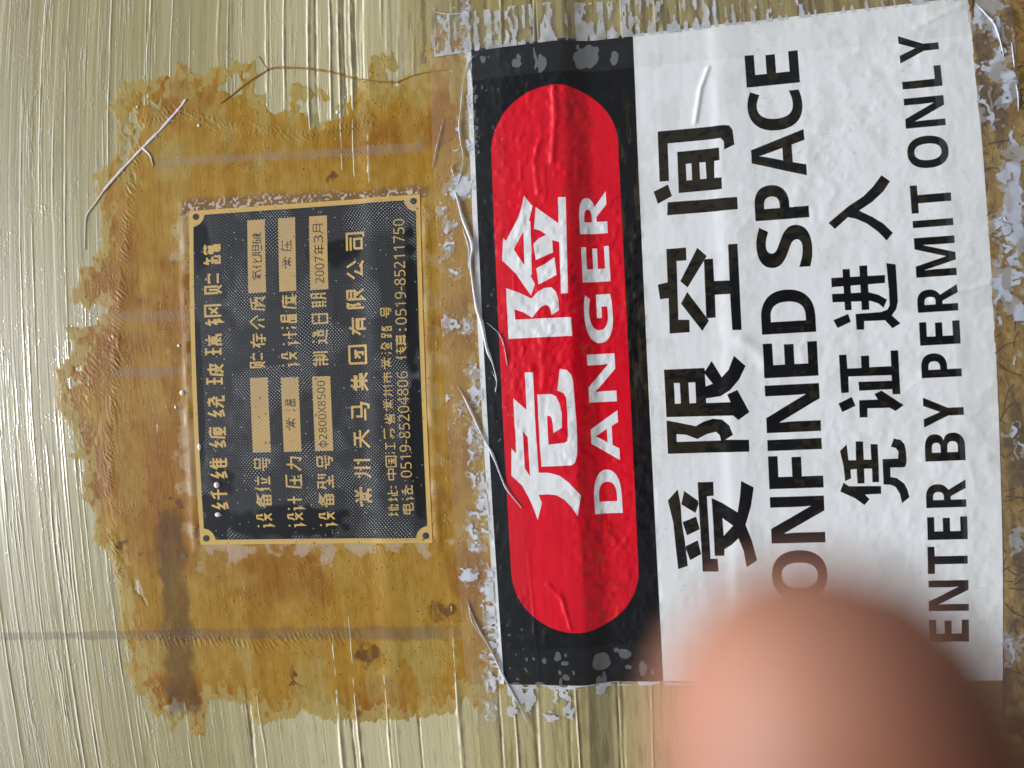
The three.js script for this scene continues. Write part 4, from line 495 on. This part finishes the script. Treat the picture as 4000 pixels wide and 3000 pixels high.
// ---------------------------------------------------------------- chopped strand mat below the sticker (right of the picture)
{
  const mat = thing('fibre_mat', 'brown chopped strand glass mat full of dark fibres beyond the white sticker edge', 'fibre mat');
  const hm = (s, t) => hSmooth(s, t) + 0.75 - 1.8 * sm(-1, 2.5, 298 - SIGNF.from(s, t)[1]) + 0.5 * (fbm(s / 6, t / 6, 901, 4) - 0.5) + 0.5 * (fbm(s / 30, t / 18, 903, 2) - 0.5) + 1.1 * Math.exp(-((t + 212 + 0.035 * s + 4 * N(s / 30, 1, 7)) ** 2) / 10);
  const M0 = -290, M1 = 345, MT0 = -303, edge = (s) => -196 - 0.02 * s - 6 * N(s / 18, 5, 9);
  const map = dataTex(512, 1536, (u, v, o) => { const s = lerp(M0, M1, v), t = lerp(MT0, -190, u), n = fbm(s / 16, t / 12, 911, 5), f = fbm(s / 3, t / 3, 913, 3); o[0] = 136; o[1] = 104; o[2] = 50; mixc(o, [98, 74, 38], sm(0.45, 0.62, n)); mixc(o, [160, 130, 66], sm(0.5, 0.66, fbm(s / 30, t / 9, 917, 3)) * 0.7); mixc(o, [156, 96, 34], sm(240, 330, s) * sm(0.4, 0.6, n + 0.1) * 0.7); for (let i = 0; i < 3; i++) o[i] += (f - 0.5) * 46; }, true);
  put('resin', sheet(300, 80, (u, v) => { const s = lerp(M0, M1, u), t = lerp(MT0, edge(s), v); return [s, t, hm(s, t) - 1.3 * sm(0.94, 1, v), (t - MT0) / (-190 - MT0), u]; }), new THREE.MeshPhysicalMaterial({ map, roughness: 0.34, clearcoat: 0.5, clearcoatRoughness: 0.2, bumpMap: dataTex(256, 1024, (u, v, o) => { o[0] = o[1] = o[2] = 255 * fbm(v * 420, u * 80, 921, 3); }), bumpScale: 0.0004 }), mat);
  const geos = [];
  for (let k = 0; k < 900; k++) { const s = M0 + (M1 - M0) * rnd(), t = -300 + 96 * rnd(), a = rnd() * Math.PI, l = 4 + 12 * rnd(), c = (rnd() - 0.5) * 4, p = []; for (const u of [-0.5, 0, 0.5]) p.push([s + Math.cos(a) * l * u + c * u * u * 4 * Math.sin(a), t + Math.sin(a) * l * u - c * u * u * 4 * Math.cos(a)]); if (p.some(([x, y]) => y > edge(x) - 5)) continue; const w = 0.12 + 0.16 * rnd(); geos.push(strand(p, 7, () => [w, w * 0.8], (x, y) => hm(x, y) - 0.05, 4)); }
  const f = put('fibres', mergeGeometries(geos), new THREE.MeshStandardMaterial({ color: col(62, 46, 26), roughness: 0.5 }), mat); f.userData.kind = 'stuff';
}
// ---------------------------------------------------------------- the photographer's hand, one fingertip over the lens
function fieldMesh(list, n, k) {                              // one smooth surface round tapered bones: [from, to, radius, radius], millimetres
  const bones = list.map(([a, b, ra, rb]) => [new THREE.Vector3(...a), new THREE.Vector3(...b), ra, rb]), lo = new THREE.Vector3(1e9, 1e9, 1e9), hi = lo.clone().negate();
  for (const [a, b, ra, rb] of bones) for (const [p, r] of [[a, ra], [b, rb]]) { lo.min(p.clone().subScalar(r + 2 * k)); hi.max(p.clone().addScalar(r + 2 * k)); }
  const mid = lo.clone().add(hi).multiplyScalar(0.5), half = Math.max(hi.x - lo.x, hi.y - lo.y, hi.z - lo.z) / 2 * 1.04;
  const mc = new MarchingCubes(n, new THREE.MeshStandardMaterial(), false, false, 400000); mc.isolation = 0;
  const v = new THREE.Vector3(), ab = new THREE.Vector3(), ap = new THREE.Vector3(), far = half / 6, grid = new Float32Array(n * n * n).fill(1e6);
  for (const [a, b, ra, rb] of bones) { // smooth minimum, only near each bone
    ab.subVectors(b, a); const l2 = ab.lengthSq(), pad = Math.max(ra, rb) + 3 * k, c = (x, m) => ((x - m) / half + 1) * n / 2;
    const r = ['x', 'y', 'z'].map((q) => [Math.max(1, Math.floor(c(Math.min(a[q], b[q]) - pad, mid[q]))), Math.min(n - 2, Math.ceil(c(Math.max(a[q], b[q]) + pad, mid[q])))]);
    for (let z = r[2][0]; z <= r[2][1]; z++) for (let y = r[1][0]; y <= r[1][1]; y++) for (let x = r[0][0]; x <= r[0][1]; x++) {
      v.set(mid.x + ((x / n) * 2 - 1) * half, mid.y + ((y / n) * 2 - 1) * half, mid.z + ((z / n) * 2 - 1) * half); ap.subVectors(v, a);
      const u = clamp(ap.dot(ab) / l2, 0, 1), d = ap.addScaledVector(ab, -u).length() - lerp(ra, rb, u), i = x + y * n + z * n * n, e = grid[i], q = clamp(0.5 + (0.5 * (e - d)) / k, 0, 1);
      grid[i] = e > 1e5 ? d : lerp(e, d, q) - k * q * (1 - q);
    }
  }
  for (let i = 0; i < grid.length; i++) mc.field[i] = -Math.min(grid[i], far);
  mc.update();
  const g = new THREE.BufferGeometry(), ps = mc.positionArray.slice(0, mc.count * 3), nm = mc.normalArray.slice(0, mc.count * 3), uv = new Float32Array(mc.count * 2);
  for (let i = 0; i < ps.length; i += 3) { ps[i] = (mid.x + ps[i] * half) / 1000; ps[i + 1] = (mid.y + ps[i + 1] * half) / 1000; ps[i + 2] = (mid.z + ps[i + 2] * half) / 1000; uv[(i / 3) * 2] = ps[i] * 20; uv[(i / 3) * 2 + 1] = ps[i + 1] * 20; }
  g.setAttribute('position', new THREE.BufferAttribute(ps, 3)); g.setAttribute('normal', new THREE.BufferAttribute(nm, 3)); g.setAttribute('uv', new THREE.BufferAttribute(uv, 2)); return g;
}
{
  const hand = [
    [[-15.2,-7.8,439.1], [-37.5,-13.6,438.4], 7.1, 11], [[-37.5,-13.6,438.4], [-63.7,-16.1,445.2], 11, 10], [[-63.6,-15.1,445.3], [-101.9,-23,473.6], 8.6, 11],
    [[-101.4,-44.1,479.9], [-70.7,-46.5,457.3], 11, 8.6], [[-70.7,-46.5,457.3], [-44.7,-46.1,455.3], 8.4, 7.8], [[-44.7,-46.1,455.3], [-28.6,-46.4,456.2], 7.6, 6.8],
    [[-108.7,-62.3,483.6], [-76.2,-66.1,455.8], 10.4, 8.2], [[-76.2,-66.1,455.8], [-50.1,-65.7,453.2], 8, 7.4], [[-50.1,-65.7,453.2], [-35.1,-65.9,454.2], 7.2, 6.5],
    [[-119.8,-77.9,485.6], [-90.5,-83.2,455.6], 9, 7], [[-90.5,-83.2,455.6], [-69.5,-83.3,452], 6.8, 6.3], [[-69.5,-83.3,452], [-55.4,-83.4,452.4], 6.2, 5.6],
    [[-170.9,-38.2,505], [-138.7,-10.5,506.6], 15, 11.5], [[-138.7,-10.5,506.6], [-98.3,-4.8,502.2], 11, 9.6], [[-98.3,-4.8,502.2], [-67,-13.9,491.9], 9.4, 8],
    [[-101.9,-23,473.6], [-188.2,-43.2,506.4], 11, 17], [[-101.4,-44.1,479.9], [-188.4,-45.1,506.2], 11, 17], [[-108.7,-62.3,483.6], [-188.7,-49.4,507.6], 11, 17], [[-119.8,-77.9,485.6], [-189,-53.6,509.1], 10, 17],
    [[-183.5,-47.7,507.8], [-274.6,-63.4,540.3], 21, 27],
  ].map(([[...a], [...b], ra, rb]) => [a, b, ra, rb]);
  const wrist = [-274.6,-63.4,540.3], elbowL = [-330, -330, 760], shL = [-190, -150, 900], shR = [190, -150, 910], elbowR = [290, -410, 940], pocket = [190, -600, 880];
  const body = [[wrist, elbowL, 26, 40], [elbowL, shL, 40, 52], [shR, elbowR, 52, 40], [elbowR, pocket, 40, 30], [shL, [0, -120, 920], 55, 60], [shR, [0, -120, 920], 55, 60], [[-70, -190, 930], [-80, -640, 950], 105, 105], [[70, -190, 930], [80, -640, 950], 105, 105],
    [[0, -110, 915], [0, 20, 880], 58, 56], [[0, 60, 865], [0, 130, 880], 72, 88], [[0, 40, 800], [0, 75, 785], 22, 12], [[-90, -650, 950], [-100, -1040, 935], 92, 58], [[90, -650, 950], [100, -1040, 935], 92, 58], [[-100, -1040, 935], [-105, -1385, 965], 58, 40], [[100, -1040, 935], [105, -1385, 965], 58, 40], [[-105, -1390, 960], [-110, -1405, 800], 40, 32], [[105, -1390, 960], [110, -1405, 800], 40, 32]];
  const grow = (list, d) => list.map(([a, b, ra, rb]) => [a, b, ra + d, rb + d]);
  const skin = dataTex(256, 256, (u, v, o) => { const k = fbm(u * 9, v * 9, 951, 4) - 0.5; o[0] = 168 + 54 * k; o[1] = 110 + 56 * k; o[2] = 87 + 50 * k; }, true); skin.wrapS = skin.wrapT = THREE.RepeatWrapping;
  const person = put('person', mergeGeometries([fieldMesh(hand, 132, 3.5), fieldMesh(body, 120, 30)]), new THREE.MeshPhysicalMaterial({ map: skin, roughness: 0.5 }), scene);
  tag(person, 'out of focus bare fingertip reaching over the lower right corner in front of the sticker', 'person');
  const cloth = (c) => new THREE.MeshStandardMaterial({ color: col(...c), roughness: 0.9 });
  put('jacket', fieldMesh(grow([[[-250, -240, 700], elbowL, 34, 42], ...body.slice(1, 8)], 16), 100, 30), cloth([48, 50, 58]), person);
  put('trousers', fieldMesh(grow(body.slice(11, 15), 14), 90, 30), cloth([52, 54, 64]), person);
  put('hair', fieldMesh([[[0, 120, 900], [0, 150, 880], 92, 84]], 40, 20), cloth([24, 22, 21]), person);
}
{ // the phone that takes the picture, held in that hand; its lens looks out of the upper corner of its back
  const ph = thing('phone', 'slim dark phone held by the hand in front of the sticker', 'phone');
  const m = new THREE.Matrix4().makeBasis(new THREE.Vector3(-0.07374897, -0.98875638, -0.13008426), new THREE.Vector3(0.99727448, -0.07283527, -0.01177409), new THREE.Vector3(0.00216698, -0.13059804, 0.99143303)); m.setPosition(0, 0, 0.4714);
  const sh = (w, h, r) => { const p = new THREE.Shape(), x = -w / 2, y = -h / 2; p.moveTo(x + r, y); p.lineTo(x + w - r, y); p.quadraticCurveTo(x + w, y, x + w, y + r); p.lineTo(x + w, y + h - r); p.quadraticCurveTo(x + w, y + h, x + w - r, y + h); p.lineTo(x + r, y + h); p.quadraticCurveTo(x, y + h, x, y + h - r); p.lineTo(x, y + r); p.quadraticCurveTo(x, y, x + r, y); return p; };
  const part = (name, geo, x, y, z, color, rough) => { geo.translate(x, y, z); put(name, geo.scale(0.001, 0.001, 0.001), new THREE.MeshStandardMaterial({ color, roughness: rough, metalness: 0 }), ph).matrixAutoUpdate = true; };
  ph.applyMatrix4(m);
  part('body', new THREE.ExtrudeGeometry(sh(153, 71, 9), { depth: 5.6, bevelSize: 1, bevelThickness: 1, bevelSegments: 3 }), 58, -21, 2.4, col(34, 36, 44), 0.3);
  part('screen', new THREE.ExtrudeGeometry(sh(148, 67, 8), { depth: 0.2, bevelEnabled: false }), 58, -21, 9.2, col(12, 12, 14), 0.15);
  for (const x of [13, 26]) part('lens', new THREE.CylinderGeometry(4, 4.3, 1, 28).rotateX(Math.PI / 2), x, 0, 0.9, col(16, 16, 20), 0.2);
}
renderer.render(scene, camera);
